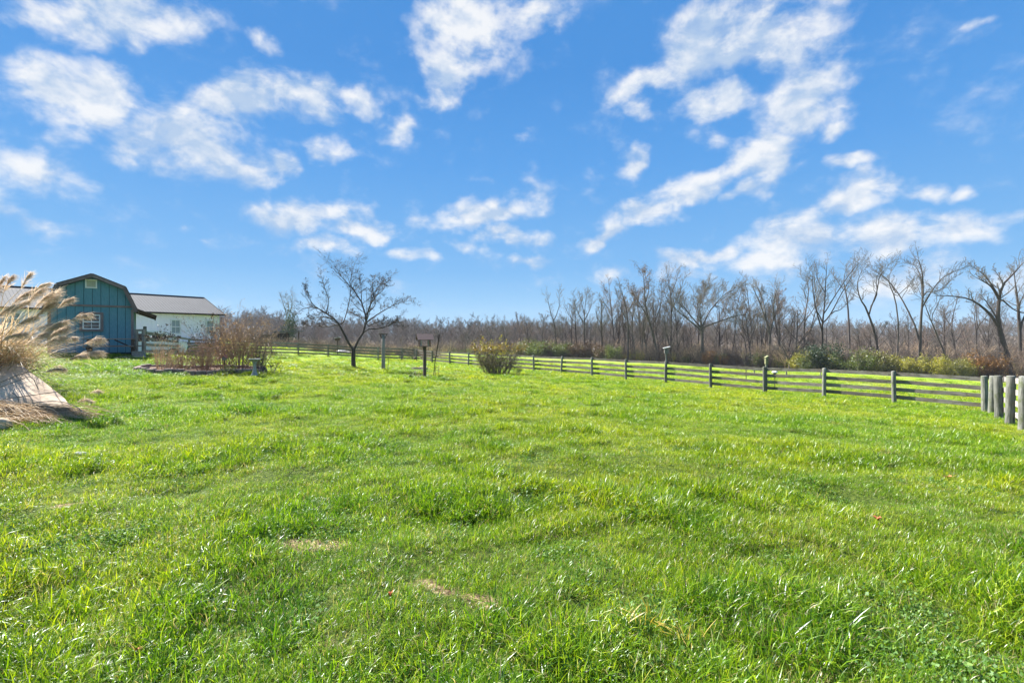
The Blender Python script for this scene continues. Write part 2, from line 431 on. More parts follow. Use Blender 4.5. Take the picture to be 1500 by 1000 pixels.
M['mulch'] = mat('brown_mulch', lambda t, b: (t.l.new(t.mix(t.smooth(t.noise(wcoord(t), 34, 6, .7), .35, .65), (.035,.02,.013,1), (.17,.10,.06,1)), b.inputs['Base Color']), bump(t, b, t.noise(wcoord(t), 40, 5), 1, .03)), rough=.95)
M['redroof'] = mat('faded_red_paint', lambda t, b: t.l.new(t.mix(t.noise(ocoord(t), 12, 4), (.38,.12,.08,1), (.5,.2,.15,1)), b.inputs['Base Color']), rough=.7)
M['shingle'] = mat('brown_shingle', lambda t, b: t.l.new(t.mix(t.noise(ocoord(t), 25, 4), (.10,.065,.06,1), (.19,.13,.12,1)), b.inputs['Base Color']), rough=.85)
M['white_plastic'] = mat('white_plastic', None, (.78,.76,.78), .35, .5)
M['carwhite'] = mat('white_car_paint', None, (.74,.75,.78), .25, .5)
M['rubber'] = mat('black_rubber', None, (.02,.02,.02), .8)

def bark_mat(name, c1, c2, c3, moss=None):
    def fn(t, b):
        rnd = orand(t); v = stretch(t, ocoord(t), (1, 1, .25)); n = t.noise(v, 7, 6, .7)
        c = t.mix(t.smooth(n, .3, .7), (*c1, 1), (*c2, 1)); big = t.noise(ocoord(t), .35, 3)
        c = t.mix(t.smooth(big, .4, .65), c, (*c3, 1))
        if moss: c = t.mix(t.math('MULTIPLY', t.smooth(t.noise(ocoord(t), 1.1, 4), .52, .66), .6), c, (*moss, 1))
        c = t.mix(1.0, c, t.math('ADD', .75, t.math('MULTIPLY', rnd, .5)), 'MULTIPLY')
        t.l.new(c, b.inputs['Base Color'])
    return mat(name, fn, rough=.9, spec=.1)
M['bark'] = bark_mat('grey_bark', (.055,.045,.04), (.13,.11,.10), (.09,.075,.068), moss=(.075,.08,.045))
M['bark_dark'] = bark_mat('dark_bark', (.035,.027,.024), (.095,.075,.065), (.06,.05,.045))
M['bark_pale'] = bark_mat('pale_grey_bark', (.12,.11,.10), (.25,.225,.205), (.17,.15,.14))
M['twig'] = bark_mat('grey_brown_twigs', (.10,.085,.072), (.205,.178,.152), (.15,.13,.112))
M['twig_red'] = bark_mat('reddish_twigs', (.12,.085,.066), (.24,.175,.14), (.175,.13,.10))
M['twig_tan'] = bark_mat('tan_dry_stems', (.34,.235,.14), (.62,.47,.31), (.46,.33,.20))

def leafmat(name, stops, transl=.45, gloss=.06, rough=.45, patch=None, through=(1.15, 1.1, .55, 1)):
    m = bpy.data.materials.new(name); m.use_nodes = True; t = NT(m.node_tree); t.n.clear()
    out = t.new('ShaderNodeOutputMaterial'); at_ = t.new('ShaderNodeAttribute'); at_.attribute_name = 'Col'
    sp = t.new('ShaderNodeSeparateColor'); t.l.new(at_.outputs['Color'], sp.inputs[0])
    tint, hgt, dry = sp.outputs
    rnd = orand(t)
    f = t.math('ADD', t.math('MULTIPLY', tint, .75), t.math('MULTIPLY', rnd, .25))
    c = t.ramp(f, stops)
    if patch: c = patch(t, c, tint, hgt, dry, rnd)
    d = t.new('ShaderNodeBsdfDiffuse'); tr = t.new('ShaderNodeBsdfTranslucent'); g = t.new('ShaderNodeBsdfGlossy')
    t.l.new(c, d.inputs[0]); 
    c2 = t.mix(1.0, c, through, 'MULTIPLY'); t.l.new(c2, tr.inputs[0])
    g.inputs['Roughness'].default_value = rough; g.inputs[0].default_value = (.9,.95,1,1)
    m1 = t.new('ShaderNodeMixShader'); m1.inputs[0].default_value = transl; t.l.new(d.outputs[0], m1.inputs[1]); t.l.new(tr.outputs[0], m1.inputs[2])
    m2 = t.new('ShaderNodeMixShader'); m2.inputs[0].default_value = gloss; t.l.new(m1.outputs[0], m2.inputs[1]); t.l.new(g.outputs[0], m2.inputs[2])
    t.l.new(m2.outputs[0], out.inputs[0]); return m
def grass_patch(t, c, tint, hgt, dry, rnd):
    p = wcoord(t)
    a = t.noise(p, .16, 3, .5); b = t.noise(p, .9, 4, .6)
    c = t.mix(t.smooth(a, .40, .58), c, t.mix(1.0, c, (1.42,1.12,.75,1), 'MULTIPLY'))
    c = t.mix(t.math('MULTIPLY', t.smooth(b, .44, .62), .7), c, t.mix(1.0, c, (.50,.72,.62,1), 'MULTIPLY'))
    # colour made brighter and yellower towards the far side and the fence
    sx = t.new('ShaderNodeSeparateXYZ'); t.l.new(p, sx.inputs[0])
    yy = t.smooth(t.math('ADD', sx.outputs[1], t.math('MULTIPLY', sx.outputs[0], .75)), 4, 22)
    c = t.mix(t.math('MULTIPLY', yy, .7), c, t.mix(1.0, c, (1.45,1.25,.85,1), 'MULTIPLY'))
    # pale base of each blade
    c = t.mix(t.math('MULTIPLY', t.smooth(hgt, .0, .35, 1, 0), .35), c, (.16,.17,.06,1))
    c = t.mix(dry, c, t.mix(rnd, (.36,.27,.12,1), (.58,.50,.32,1)))
    return c
M['grass'] = leafmat('lawn_grass', [(0,(.017,.062,.004)),(.3,(.075,.190,.007)),(.65,(.205,.355,.010)),(1,(.42,.53,.04))], .50, .026, .34, grass_patch)
M['clover'] = leafmat('clover_leaves', [(0,(.05,.13,.025)),(.6,(.12,.23,.045)),(1,(.22,.33,.09))], .35, .02, .5)
M['leaf_green'] = leafmat('shrub_leaves_green', [(0,(.04,.07,.015)),(.5,(.10,.135,.028)),(1,(.18,.21,.045))], .4, .03)
M['leaf_yellow'] = leafmat('shrub_leaves_yellow', [(0,(.14,.16,.025)),(.5,(.31,.30,.04)),(1,(.48,.40,.06))], .45, .03)
M['leaf_orange'] = leafmat('dry_leaves_orange', [(0,(.12,.05,.015)),(.5,(.26,.12,.03)),(1,(.40,.24,.06))], .4, .03)
M['leaf_brown'] = leafmat('dry_leaves_brown', [(0,(.05,.03,.018)),(.5,(.11,.065,.04)),(1,(.21,.13,.08))], .3, .03)
M['leaf_dark'] = leafmat('dark_dry_leaves', [(0,(.012,.01,.009)),(1,(.05,.035,.03))], .2, .03)
M['evergreen'] = leafmat('evergreen_leaves', [(0,(.012,.03,.012)),(1,(.04,.075,.02))], .2, .04)
M['straw'] = leafmat('dry_straw', [(0,(.26,.17,.085)),(.5,(.56,.42,.26)),(1,(.80,.68,.50))], .45, .04, .5, None, (1,.97,.88,1))
M['plume'] = leafmat('feathery_plume', [(0,(.40,.29,.20)),(.5,(.60,.48,.37)),(1,(.78,.69,.58))], .5, .02, .6, None, (1,.96,.88,1))
M['white_reed'] = leafmat('bleached_reed', [(0,(.55,.5,.42)),(1,(.78,.74,.66))], .3, .05)

def _ground(t, b):
    p = wcoord(t); sx = t.new('ShaderNodeSeparateXYZ'); t.l.new(p, sx.inputs[0])
    ln = t.new('ShaderNodeVectorMath', operation='LENGTH'); t.l.new(p, ln.inputs[0]); r = ln.outputs['Value']
    fine = t.noise(p, 28, 6, .7); mid = t.noise(p, 1.3, 5, .6); big = t.noise(p, .11, 4, .55); streak = t.noise(stretch(t, p, (.35, 1.2, 1)), .5, 5, .6)
    g = t.mix(t.smooth(fine, .35, .68), (.025,.045,.008,1), (.12,.15,.03,1))
    g = t.mix(t.math('MULTIPLY', t.smooth(r, 4, 11), .8), g, t.mix(t.smooth(fine, .35, .68), (.05,.10,.010,1), (.13,.22,.02,1)))
    far = t.mix(t.smooth(streak, .3, .7), (.15,.26,.018,1), (.27,.37,.035,1))
    far = t.mix(t.math('MULTIPLY', t.smooth(big, .45, .65), .6), far, (.27,.24,.11,1))
    far = t.mix(1.0, far, t.math('ADD', .7, t.math('MULTIPLY', fine, .6)), 'MULTIPLY')
    g = t.mix(t.smooth(r, 22, 48), g, far)
    # bare thatch spots near the camera
    for (x, y, rad) in BARE:
        dv = t.vmath('SUBTRACT', p, (x, y, 0)); m = t.new('ShaderNodeMapping'); t.l.new(dv, m.inputs[0]); m.inputs['Scale'].default_value = (1, 1.3, 0)
        l2 = t.new('ShaderNodeVectorMath', operation='LENGTH'); t.l.new(m.outputs[0], l2.inputs[0])
        k = t.smooth(t.math('ADD', l2.outputs['Value'], t.math('MULTIPLY', t.math('SUBTRACT', mid, .5), .15)), rad*.6, rad*1.2, 1, 0)
        g = t.mix(k, g, t.mix(t.smooth(fine, .35, .65), (.09,.055,.03,1), (.42,.31,.19,1)))
    litter = t.mix(t.smooth(t.noise(p, .6, 6, .7), .35, .65), (.10,.078,.06,1), (.20,.165,.13,1))
    edge = t.math('ADD', r, t.math('MULTIPLY', t.math('SUBTRACT', big, .5), 30))
    az = t.math('ARCTAN2', sx.outputs[0], sx.outputs[1])
    lim = t.ramp(t.math('ADD', t.math('MULTIPLY', az, .5), .5), [(0,(1,1,1)),(.25,(.83,.83,.83)),(.42,(.88,.88,.88)),(.5,(.68,.68,.68)),(.72,(.56,.56,.56)),(1,(.55,.55,.55))])
    lim = t.math('MULTIPLY', lim, 165.0)
    k = t.smooth(t.math('SUBTRACT', edge, lim), -3, 6)
    g = t.mix(k, g, litter)
    t.l.new(g, b.inputs['Base Color']); bump(t, b, t.math('ADD', fine, t.math('MULTIPLY', mid, .8)), .8, .04)
def gpt(px, y):
    """ground point under photo pixel (near lawn)"""
    d = (CAMZ)/((y-HZ)/F)
    for _ in range(8):
        X, Y = at(px, d); d = (CAMZ-float(terr(np.array([X]), np.array([Y]), False)[0]))/((y-HZ)/F)
    return at(px, d)
BARE = [(*gpt(448, 798), .17), (*gpt(486, 797), .15), (*gpt(622, 860), .11), (*gpt(652, 868), .10), (*gpt(712, 886), .12), (*gpt(690, 878), .08), (*gpt(92, 745), .09), (*gpt(120, 741), .07), (*gpt(108, 803), .08), (*gpt(470, 945), .07)]
M['ground'] = mat('grass_ground', _ground, rough=.95, spec=.1)

# ------------------------------------------------------------------ ground sheet
def build_ground():
    rs = np.concatenate([np.linspace(.0, 30, 150), np.geomspace(30.4, 180, 130)[0:], np.geomspace(184, 480, 60), np.geomspace(520, 4500, 22)])
    na = 420; az = np.linspace(-math.pi, math.pi, na, endpoint=False)
    R, A = np.meshgrid(rs, az, indexing='ij'); X = R*np.sin(A); Y = R*np.cos(A)
    Z = terr(X, Y); 
    V = np.stack([X, Y, Z], -1).reshape(-1, 3)
    i = np.arange(len(rs)-1)[:, None]; j = np.arange(na)[None, :]; j2 = (j+1) % na
    Fq = np.stack([i*na+j, i*na+j2, (i+1)*na+j2, (i+1)*na+j], -1)[1:].reshape(-1, 4)
    # centre fan
    V = V.copy(); ctr = len(V); V = np.vstack([V, [[0, 0, Z[0, 0]]]])
    Ft = np.stack([np.full(na, ctr), na+np.arange(na), na+(np.arange(na)+1) % na], -1)
    flat = np.concatenate([Fq[:, ::-1].ravel(), Ft[:, ::-1].ravel()]); nper = np.concatenate([np.full(len(Fq), 4), np.full(len(Ft), 3)])
    me = np_mesh("ground", V, flat, nper); me.shade_smooth()
    # make sure it faces up
    o = link_mesh("ground", me, M['ground']); 
    if me.polygons[0].normal.z < 0: me.flip_normals()
    tag(o, kind='structure')
build_ground()

# ------------------------------------------------------------------ blades, tufts, scattering
def blades(rng, n, rad, L, W, lean, curl, dryp=.05, seg=3, base=None, phi=None, tintm=.5):
    """n bent blades -> verts, quads+tri (as flat list), colours"""
    if base is None:
        a = rng.uniform(0, 2*np.pi, n); r = rad*np.sqrt(rng.uniform(0, 1, n)); base = np.stack([r*np.cos(a), r*np.sin(a), np.zeros(n)], -1)
    ph = rng.uniform(0, 2*np.pi, n) if phi is None else phi
    Ls = L*rng.uniform(.55, 1.15, n); Ws = W*rng.uniform(.7, 1.3, n)
    th0 = np.abs(rng.normal(0, lean, n)); cu = np.abs(rng.normal(curl, curl*.5, n))
    s = np.linspace(0, 1, seg+1); V = []; cols = []
    pos = base.copy(); lat = ph+np.pi/2+rng.normal(0, .5, n)
    side = np.stack([np.cos(lat), np.sin(lat), np.zeros(n)], -1)
    wprof = np.interp(s, [0, .35, .75, 1], [.7, 1, .7, 0])
    tint = np.clip(rng.normal(tintm, .30, n), 0, 1); dry = (rng.uniform(0, 1, n) < dryp)*rng.uniform(.6, 1, n)
    for i in range(seg+1):
        if i > 0:
            th = np.minimum(th0+cu*(s[i]+s[i-1])/2, 2.3); ds = Ls/seg
            pos = pos+np.stack([np.sin(th)*np.cos(ph), np.sin(th)*np.sin(ph), np.cos(th)], -1)*ds[:, None]
        col = np.stack([tint, np.full(n, s[i]), dry, np.ones(n)], -1)
        if i < seg:
            w = (Ws*wprof[i]/2)[:, None]; V += [pos-side*w, pos+side*w]; cols += [col, col]
        else: V.append(pos); cols.append(col)
    nv = 2*seg+1
    V = np.stack(V, 1).reshape(-1, 3); cols = np.stack(cols, 1).reshape(-1, 4)
    b = (np.arange(n)*nv)[:, None]; quads = []
    for i in range(seg-1): quads.append(b+np.array([[2*i, 2*i+1, 2*i+3, 2*i+2]]))
    quads = np.concatenate(quads) if quads else np.zeros((0, 4), int)
    tris = b+np.array([[2*seg-2, 2*seg-1, 2*seg]])
    return V, quads, tris, cols
def join_bl(name, parts):
    Vs = []; Q = []; T = []; Cs = []; o = 0
    for V, q, t, c in parts:
        Vs.append(V); Q.append(q+o); T.append(t+o); Cs.append(c); o += len(V)
    V = np.concatenate(Vs); Q = np.concatenate(Q).astype(int); T = np.concatenate(T).astype(int); c = np.concatenate(Cs)
    me = np_mesh(name, V, np.concatenate([Q.ravel(), T.ravel()]), np.concatenate([np.full(len(Q), 4), np.full(len(T), 3)]), c)
    return me
def discs(rng, n, rad, size, z0, z1, tintm=.5, aspect=1.0, flat=.5):
    """small four-cornered leaves facing mostly up"""
    a = rng.uniform(0, 2*np.pi, n); r = rad*np.sqrt(rng.uniform(0, 1, n)); c = np.stack([r*np.cos(a), r*np.sin(a), rng.uniform(z0, z1, n)], -1)
    return leaves_at(rng, c, size, tintm, aspect, flat)
def leaves_at(rng, c, size, tintm=.5, aspect=.6, flat=1.0, tsd=.25):
    n = len(c); nrm = rng.normal(0, 1, (n, 3)); nrm[:, :2] *= flat; nrm[:, 2] = np.abs(nrm[:, 2])+.2; nrm /= np.linalg.norm(nrm, axis=1, keepdims=True)
    u = np.cross(nrm, rng.normal(0, 1, (n, 3))); u /= np.linalg.norm(u, axis=1, keepdims=True)+1e-9; v = np.cross(nrm, u)
    s = (size*rng.uniform(.6, 1.3, n))[:, None]/2
    V = np.stack([c-u*s, c+v*s*aspect+nrm*s*.25, c+u*s, c-v*s*aspect+nrm*s*.25], 1).reshape(-1, 3)
    tint = np.clip(rng.normal(tintm, tsd, n), 0, 1)
    cols = np.repeat(np.stack([tint, np.full(n, .9), np.zeros(n), np.ones(n)], -1), 4, axis=0)
    return V, np.arange(4*n).reshape(-1, 4), np.zeros((0, 3), int), cols

def hidden_collection(name, meshes, material_list):
    col = bpy.data.collections.new(name)
    for i, (me, m) in enumerate(zip(meshes, material_list)):
        if me.materials is not None and len(me.materials) == 0: me.materials.append(m)
        o = bpy.data.objects.new("%s_%02d" % (name, i), me); col.objects.link(o)
    return col
def scatter(name, col, pts, rots, scales, idx, kind='stuff', label=None, cat=None):
    me = bpy.data.meshes.new(name); me.vertices.add(len(pts)); me.vertices.foreach_set("co", np.asarray(pts, np.float32).ravel())
    a = me.attributes.new("rot", 'FLOAT_VECTOR', 'POINT'); a.data.foreach_set("vector", np.asarray(rots, np.float32).ravel())
    a = me.attributes.new("scl", 'FLOAT_VECTOR', 'POINT'); a.data.foreach_set("vector", np.asarray(scales, np.float32).ravel())
    a = me.attributes.new("idx", 'INT', 'POINT'); a.data.foreach_set("value", np.asarray(idx, np.int32))
    me.update()
    o = bpy.data.objects.new(name, me); COL.objects.link(o)
    ng = bpy.data.node_groups.new(name+"_nodes", 'GeometryNodeTree')
    ng.interface.new_socket("Geometry", in_out='INPUT', socket_type='NodeSocketGeometry')
    ng.interface.new_socket("Geometry", in_out='OUTPUT', socket_type='NodeSocketGeometry')
    N = ng.nodes; L = ng.links
    gi = N.new('NodeGroupInput'); go = N.new('NodeGroupOutput')
    ci = N.new('GeometryNodeCollectionInfo'); ci.inputs['Collection'].default_value = col
    ci.inputs['Separate Children'].default_value = True; ci.inputs['Reset Children'].default_value = True
    ip = N.new('GeometryNodeInstanceOnPoints'); ip.inputs['Pick Instance'].default_value = True
    def attr(nm, typ):
        nd = N.new('GeometryNodeInputNamedAttribute'); nd.data_type = typ; nd.inputs['Name'].default_value = nm; return nd.outputs[0]
    L.new(gi.outputs[0], ip.inputs['Points']); L.new(ci.outputs[0], ip.inputs['Instance'])
    L.new(attr("idx", 'INT'), ip.inputs['Instance Index'])
    e2r = N.new('FunctionNodeEulerToRotation'); L.new(attr("rot", 'FLOAT_VECTOR'), e2r.inputs[0]); L.new(e2r.outputs[0], ip.inputs['Rotation'])
    L.new(attr("scl", 'FLOAT_VECTOR'), ip.inputs['Scale']); L.new(ip.outputs[0], go.inputs[0])
    md = o.modifiers.new("scatter", 'NODES'); md.node_group = ng
    tag(o, label, cat, None, kind); return o

def vnoise(x, y, f, seed=0):
    r = np.random.default_rng(seed+int(f*1000)); out = np.zeros_like(x)
    for k in range(8):
        a = r.uniform(0, 2*np.pi); ff = f*r.uniform(.6, 1.7); out += np.sin((x*math.cos(a)+y*math.sin(a))*ff*2*np.pi+r.uniform(0, 6.28))
    return out/8**.5*.7   # roughly -1..1

def build_grass():
    global TUFTS
    rng = np.random.default_rng(11)
    ms = []
    def tuft(*parts): ms.append(join_bl("tuft", parts))
    # 0-2 lush long, 3-5 medium, 6-7 short fine combed, 8-9 dry mixed, 10 broad blades, 11-12 clover
    for k in range(3): tuft(blades(rng, 95, .12, .125, .0043, .60, 1.15, .05, tintm=.5), blades(rng, 40, .12, .07, .0042, .8, .8, .08, tintm=.3))
    for k in range(3): tuft(blades(rng, 95, .14, .085, .0034, .85, .9, .06, tintm=.55), blades(rng, 24, .14, .06, .003, 1.2, .4, .45))
    for k in range(2): tuft(blades(rng, 125, .15, .068, .0032, .9, .9, .07, tintm=.58))
    for k in range(2): tuft(blades(rng, 55, .12, .09, .0038, .8, .9, .28, tintm=.5), blades(rng, 30, .13, .08, .003, 1.25, .3, .8))
    tuft(blades(rng, 40, .10, .13, .0060, .75, 1.1, .06, tintm=.65))
    for k in range(2): ms.append(join_bl("clover", [discs(rng, 60, .14, .019, .012, .05, .5, 1.0, .8), blades(rng, 22, .13, .055, .0035, .6, .9, .1)]))
    mats = [M['grass']]*11+[M['clover']]*2
    col = hidden_collection("grass_tuft", ms, mats); TUFTS = col
    P = []; R = []; S = []; I = []
    def zone(d0, d1, dens, smul, hmul):
        # annulus sector somewhat wider than the view
        ang = math.radians(56); area = ang*(d1*d1-d0*d0); n = int(area*dens)
        r = np.sqrt(rng.uniform(d0*d0, d1*d1, n)); a = rng.uniform(-ang, ang, n); x = r*np.sin(a); y = r*np.cos(a)
        keep = np.ones(n, bool)
        for (bx, by, br) in BARE: keep &= ~((np.hypot((x-bx), (y-by)*1.3) < br*rng.uniform(.7, 1.5, n)) & (rng.uniform(0, 1, n) < .95))
        # slab, bed, shed
        keep &= ~inside_block(x, y)
        x = x[keep]; y = y[keep]; n = len(x); z = terr(x, y)
        v1 = vnoise(x, y, .45, 1); v2 = vnoise(x, y, 1.3, 2); v3 = vnoise(x, y, .12, 3)
        lush = v1*.6+v2*.5
        idx = np.where(lush > .30, rng.integers(0, 3, n), np.where(lush > -.45, rng.integers(3, 6, n), rng.integers(5, 8, n)))
        u = rng.uniform(0, 1, n); idx = np.where(u < .09+.05*np.clip(-v2, 0, 1), rng.integers(8, 10, n), idx)
        idx = np.where((u > .975) & (lush > 0) & (y < 8), 10, idx)
        if d0 < 9:
            cl = (vnoise(x, y, .7, 7) > .45) & (rng.uniform(0, 1, n) < .30) & (y < 7)
            idx = np.where(cl, rng.integers(11, 13, n), idx)
        s = smul*rng.uniform(.75, 1.2, n)*(1+.50*np.clip(lush, -.7, 1))
        P.append(np.stack([x, y, z-.004], -1)); I.append(idx)
        R.append(np.stack([rng.normal(0, .12, n)+.10, rng.normal(0, .12, n), rng.uniform(0, 2*np.pi, n)], -1))
        R[-1][:, :2] *= 1
        S.append(np.stack([s, s, s*hmul*rng.uniform(.8, 1.2, n)], -1))
    zone(.6, 5.5, 190, .95, 1.0)
    zone(5.5, 10, 150, .88, .95)
    zone(10, 18, 78, 1.05, .85)
    zone(18, 32, 22, 1.7, .55)
    zone(32, 52, 5.5, 3.2, .38)
    zone(52, 85, 1.2, 5.0, .30)
    P = np.concatenate(P); R = np.concatenate(R); S = np.concatenate(S); I = np.concatenate(I)
    scatter("lawn_grass", col, P, R, S, I, 'stuff', 'long uneven green lawn grass with clover and dry blades', 'grass')
def inside_block(x, y):
    m = np.zeros(len(x), bool)
    bx, by = BED_C; m |= (((x-bx)/BED_R[0])**2+((y-by)/BED_R[1])**2 < 1.12)
    # slab footprint
    ax, ay = -8.36, 9.0; m |= (x < ax+.15) & (y > 9.0) & (y < 10.6) & (x < ax-(y-ay)*1.73+.1) & (x > -14)
    # shed footprint
    sx, sy = SHED_O; c, s = math.cos(SHED_A), math.sin(SHED_A); lx = (x-sx)*c+(y-sy)*s; ly = -(x-sx)*s+(y-sy)*c
    m |= (np.abs(lx) < 1.55) & (ly > -.02) & (ly < 4.1)
    return m
BED_C = (-11.05, 17.1); BED_R = (2.0, 1.7)
SHED_O = (-19.58, 22.3); SHED_A = math.radians(37)
build_grass()

# ------------------------------------------------------------------ fences
def fpt(px):       # the long fence's ground line under photo column px
    r = (px-750)/F
    t = (16.7-r*16.85)/(27.4+36.7*r); return (16.7-27.4*t, 16.85+36.7*t)
FH = 1.30
_cache = {}
def post_mesh(seed, rad=.075, h=FH+.02):
    key = ('post', seed % 4, round(rad, 3), round(h, 2))
    if key not in _cache:
        r = random.Random(seed); m = MB(); n = 12; prof = []
        for i in range(7):
            z = -.35+(h+.35)*i/6; prof.append((rad*(1.06-.08*i/6)*r.uniform(.97, 1.03), z))
        prof.append((rad*.90, h+.012)); prof.append((rad*.5, h+.022))
        m.lathe(prof, n); _cache[key] = m.mesh('post')
    return _cache[key]
def make_fence(root, pts, zs, heights, boards, rad=.075, bmat='board', pmat='post', side=1, seeds=0, skip=(), bh=.145, tops=(1.27,.965,.66,.355)):
    """posts at pts, boards nailed on the far side between them"""
    rr = random.Random(100+seeds); ro = root.location
    post_mesh(1, .095, 1.3).materials or post_mesh(1, .095, 1.3).materials.append(M['post'])
    for i, ((x, y), z, h) in enumerate(zip(pts, zs, heights)):
        p = link_mesh('post', post_mesh(rr.randrange(4), rad*rr.uniform(.95, 1.05), round(h, 1)), M[pmat], root, True)
        p.location = (x-ro.x, y-ro.y, z-ro.z); p.rotation_euler = (rr.gauss(0, .018), rr.gauss(0, .018), rr.uniform(0, 6))
    for i in range(len(pts)-1):
        if i in skip: continue
        (x0, y0), (x1, y1) = pts[i], pts[i+1]; L = math.hypot(x1-x0, y1-y0); a = math.atan2(y1-y0, x1-x0)
        off = side*(rad+.006)
        nx, ny = -math.sin(a), math.cos(a)
        for k, tp in enumerate(tops[:boards]):
            z0 = zs[i]+tp-bh/2+rr.uniform(-.022, .022); z1 = zs[i+1]+tp-bh/2+rr.uniform(-.022, .022)
            key = ('board', k % 3, round(L, 1), bh)
            if key not in _cache:
                m = MB(); r2 = random.Random(k+int(L*10)); n = 6; vs = []; fs = []
                LL = round(L, 1)
                for q in range(n+1):
                    xx = -LL/2+LL*q/n; w = r2.uniform(-.005, .005); c = r2.uniform(-.006, .006)
                    for yy in (-.011, .011): 
                        for zz in (-bh/2, bh/2): vs.append((xx, yy+w, zz+c))
                for q in range(n):
                    b = q*4
                    fs += [(b, b+4, b+5, b+1), (b+2, b+3, b+7, b+6), (b, b+2, b+6, b+4), (b+1, b+5, b+7, b+3)]
                fs += [(0, 1, 3, 2), (n*4, n*4+2, n*4+3, n*4+1)]
                m.add(vs, fs); _cache[key] = m.mesh('board')
            o = link_mesh('board', _cache[key], M[bmat], root)
            mx, my = (x0+x1)/2+nx*off, (y0+y1)/2+ny*off
            o.location = (mx-ro.x, my-ro.y, (z0+z1)/2-ro.z)
            o.rotation_euler = (0, -math.atan2(z1-z0, L), a); o.scale = ((L-.004)/round(L, 1), 1, 1)
# long four-board fence from the gate post down to the corner
pxs = [1443,1310,1207,1120,1041,975,917,867,822,782,747,715,686,659,633,610]
pys = [605,592,583,577,569,562,557,552,548.5,545,542,539.5,536.7,534,531.7,528.5]
pts = [fpt(p) for p in pxs]; zs = [zpx(y, p[1]) for y, p in zip(pys, pts)]
r_long = empty('board_fence', (pts[0][0], pts[0][1], zs[0]), 'long weathered grey four-board fence running from the far gate down to the right corner', 'fence')
make_fence(r_long, pts, zs, [FH]*len(pts), 4, side=-1, seeds=1)
for o in list(r_long.children):
    if o.name.startswith('post') and abs(o.location.x) < .01 and abs(o.location.y) < .01:
        o.data = post_mesh(1, .095, 1.3); o["label"] = "thick mossy round corner post"
# side fence, thick round posts, coming towards the camera
sp = [at(1452.5, 16.1), at(1463.5, 14.4), at(1479, 12.7), at(1499, 11.0), at(1530, 9.3)]
sz = [zpx(607.5, 16.1), zpx(614, 14.4), zpx(622.5, 12.7), zpx(634.5, 11.0), zpx(650, 9.3)]
r_side = empty('side_fence', (sp[0][0], sp[0][1], sz[0]), 'short side fence of thick round mossy posts with pale sunlit boards at the right edge', 'fence')
make_fence(r_side, sp, sz, [1.32]*5, 4, rad=.095, bmat='board_pale', side=1, seeds=7)  # same fence wood, direct sun put into the board colour
# rear fence from the shed to the gate
rx = [210.5,277,318,358,398,437,480.5,518,554,588]; rd = [24,40,42.5,45,47.5,50,51,50,48.5,50.5]; ry = [522,518.3,518.5,519.2,519.8,520.4,522.4,525,527.2,527.8]
rpts = [at(a, b) for a, b in zip(rx, rd)]; rz = [zpx(y, d) for y, d in zip(ry, rd)]
rz[0] = TZ(*rpts[0])
r_rear = empty('rear_fence', (rpts[0][0], rpts[0][1], rz[0]), 'dark old board fence crossing behind the bare apple tree and the flower bed', 'fence')
make_fence(r_rear, rpts, rz, [1.5]+[FH]*9, 4, side=-1, seeds=3)
# wooden gate between rear fence and long fence
ga, gb = Vector((*at(589.5, 50.6), zpx(527.8, 50.6))), Vector((*at(608.5, 53.2), zpx(528.5, 53.2)))
g = empty('farm_gate', ga, 'dark wooden farm gate with a diagonal brace left of the roofed bird feeder', 'gate')
for zt in (.25, .58, .90, 1.2):
    m = MB(); m.beam((0, 0, zt), tuple((gb-ga)*.97+Vector((0, 0, zt))), .03, .12); m.build('rail', M['board'], g)
for f in (.02, .95):
    m = MB(); p = (gb-ga)*f; m.beam(tuple(p+Vector((0, 0, .15))), tuple(p+Vector((0, 0, 1.3))), .05, .12, up=(1, 0, 0)); m.build('stile', M['board'], g)
m = MB(); m.beam((0.02, -.05, 1.2), tuple((gb-ga)*.93+Vector((0, -.05, .2))), .035, .12); m.build('diagonal_brace', M['board'], g)
# old post on the far side of the gate and low rail fence down in the pasture
fp = [at(1105, 62), at(1152, 62), at(1202, 62)]; fz = [TZ(*p) for p in fp]
fr = empty('pasture_fence', (fp[0][0], fp[0][1], fz[0]), 'small section of dark rail fence out in the pasture behind the long fence', 'fence')
make_fence(fr, fp, fz, [1.15]*3, 1, seeds=9, side=-1, tops=(1.1,))

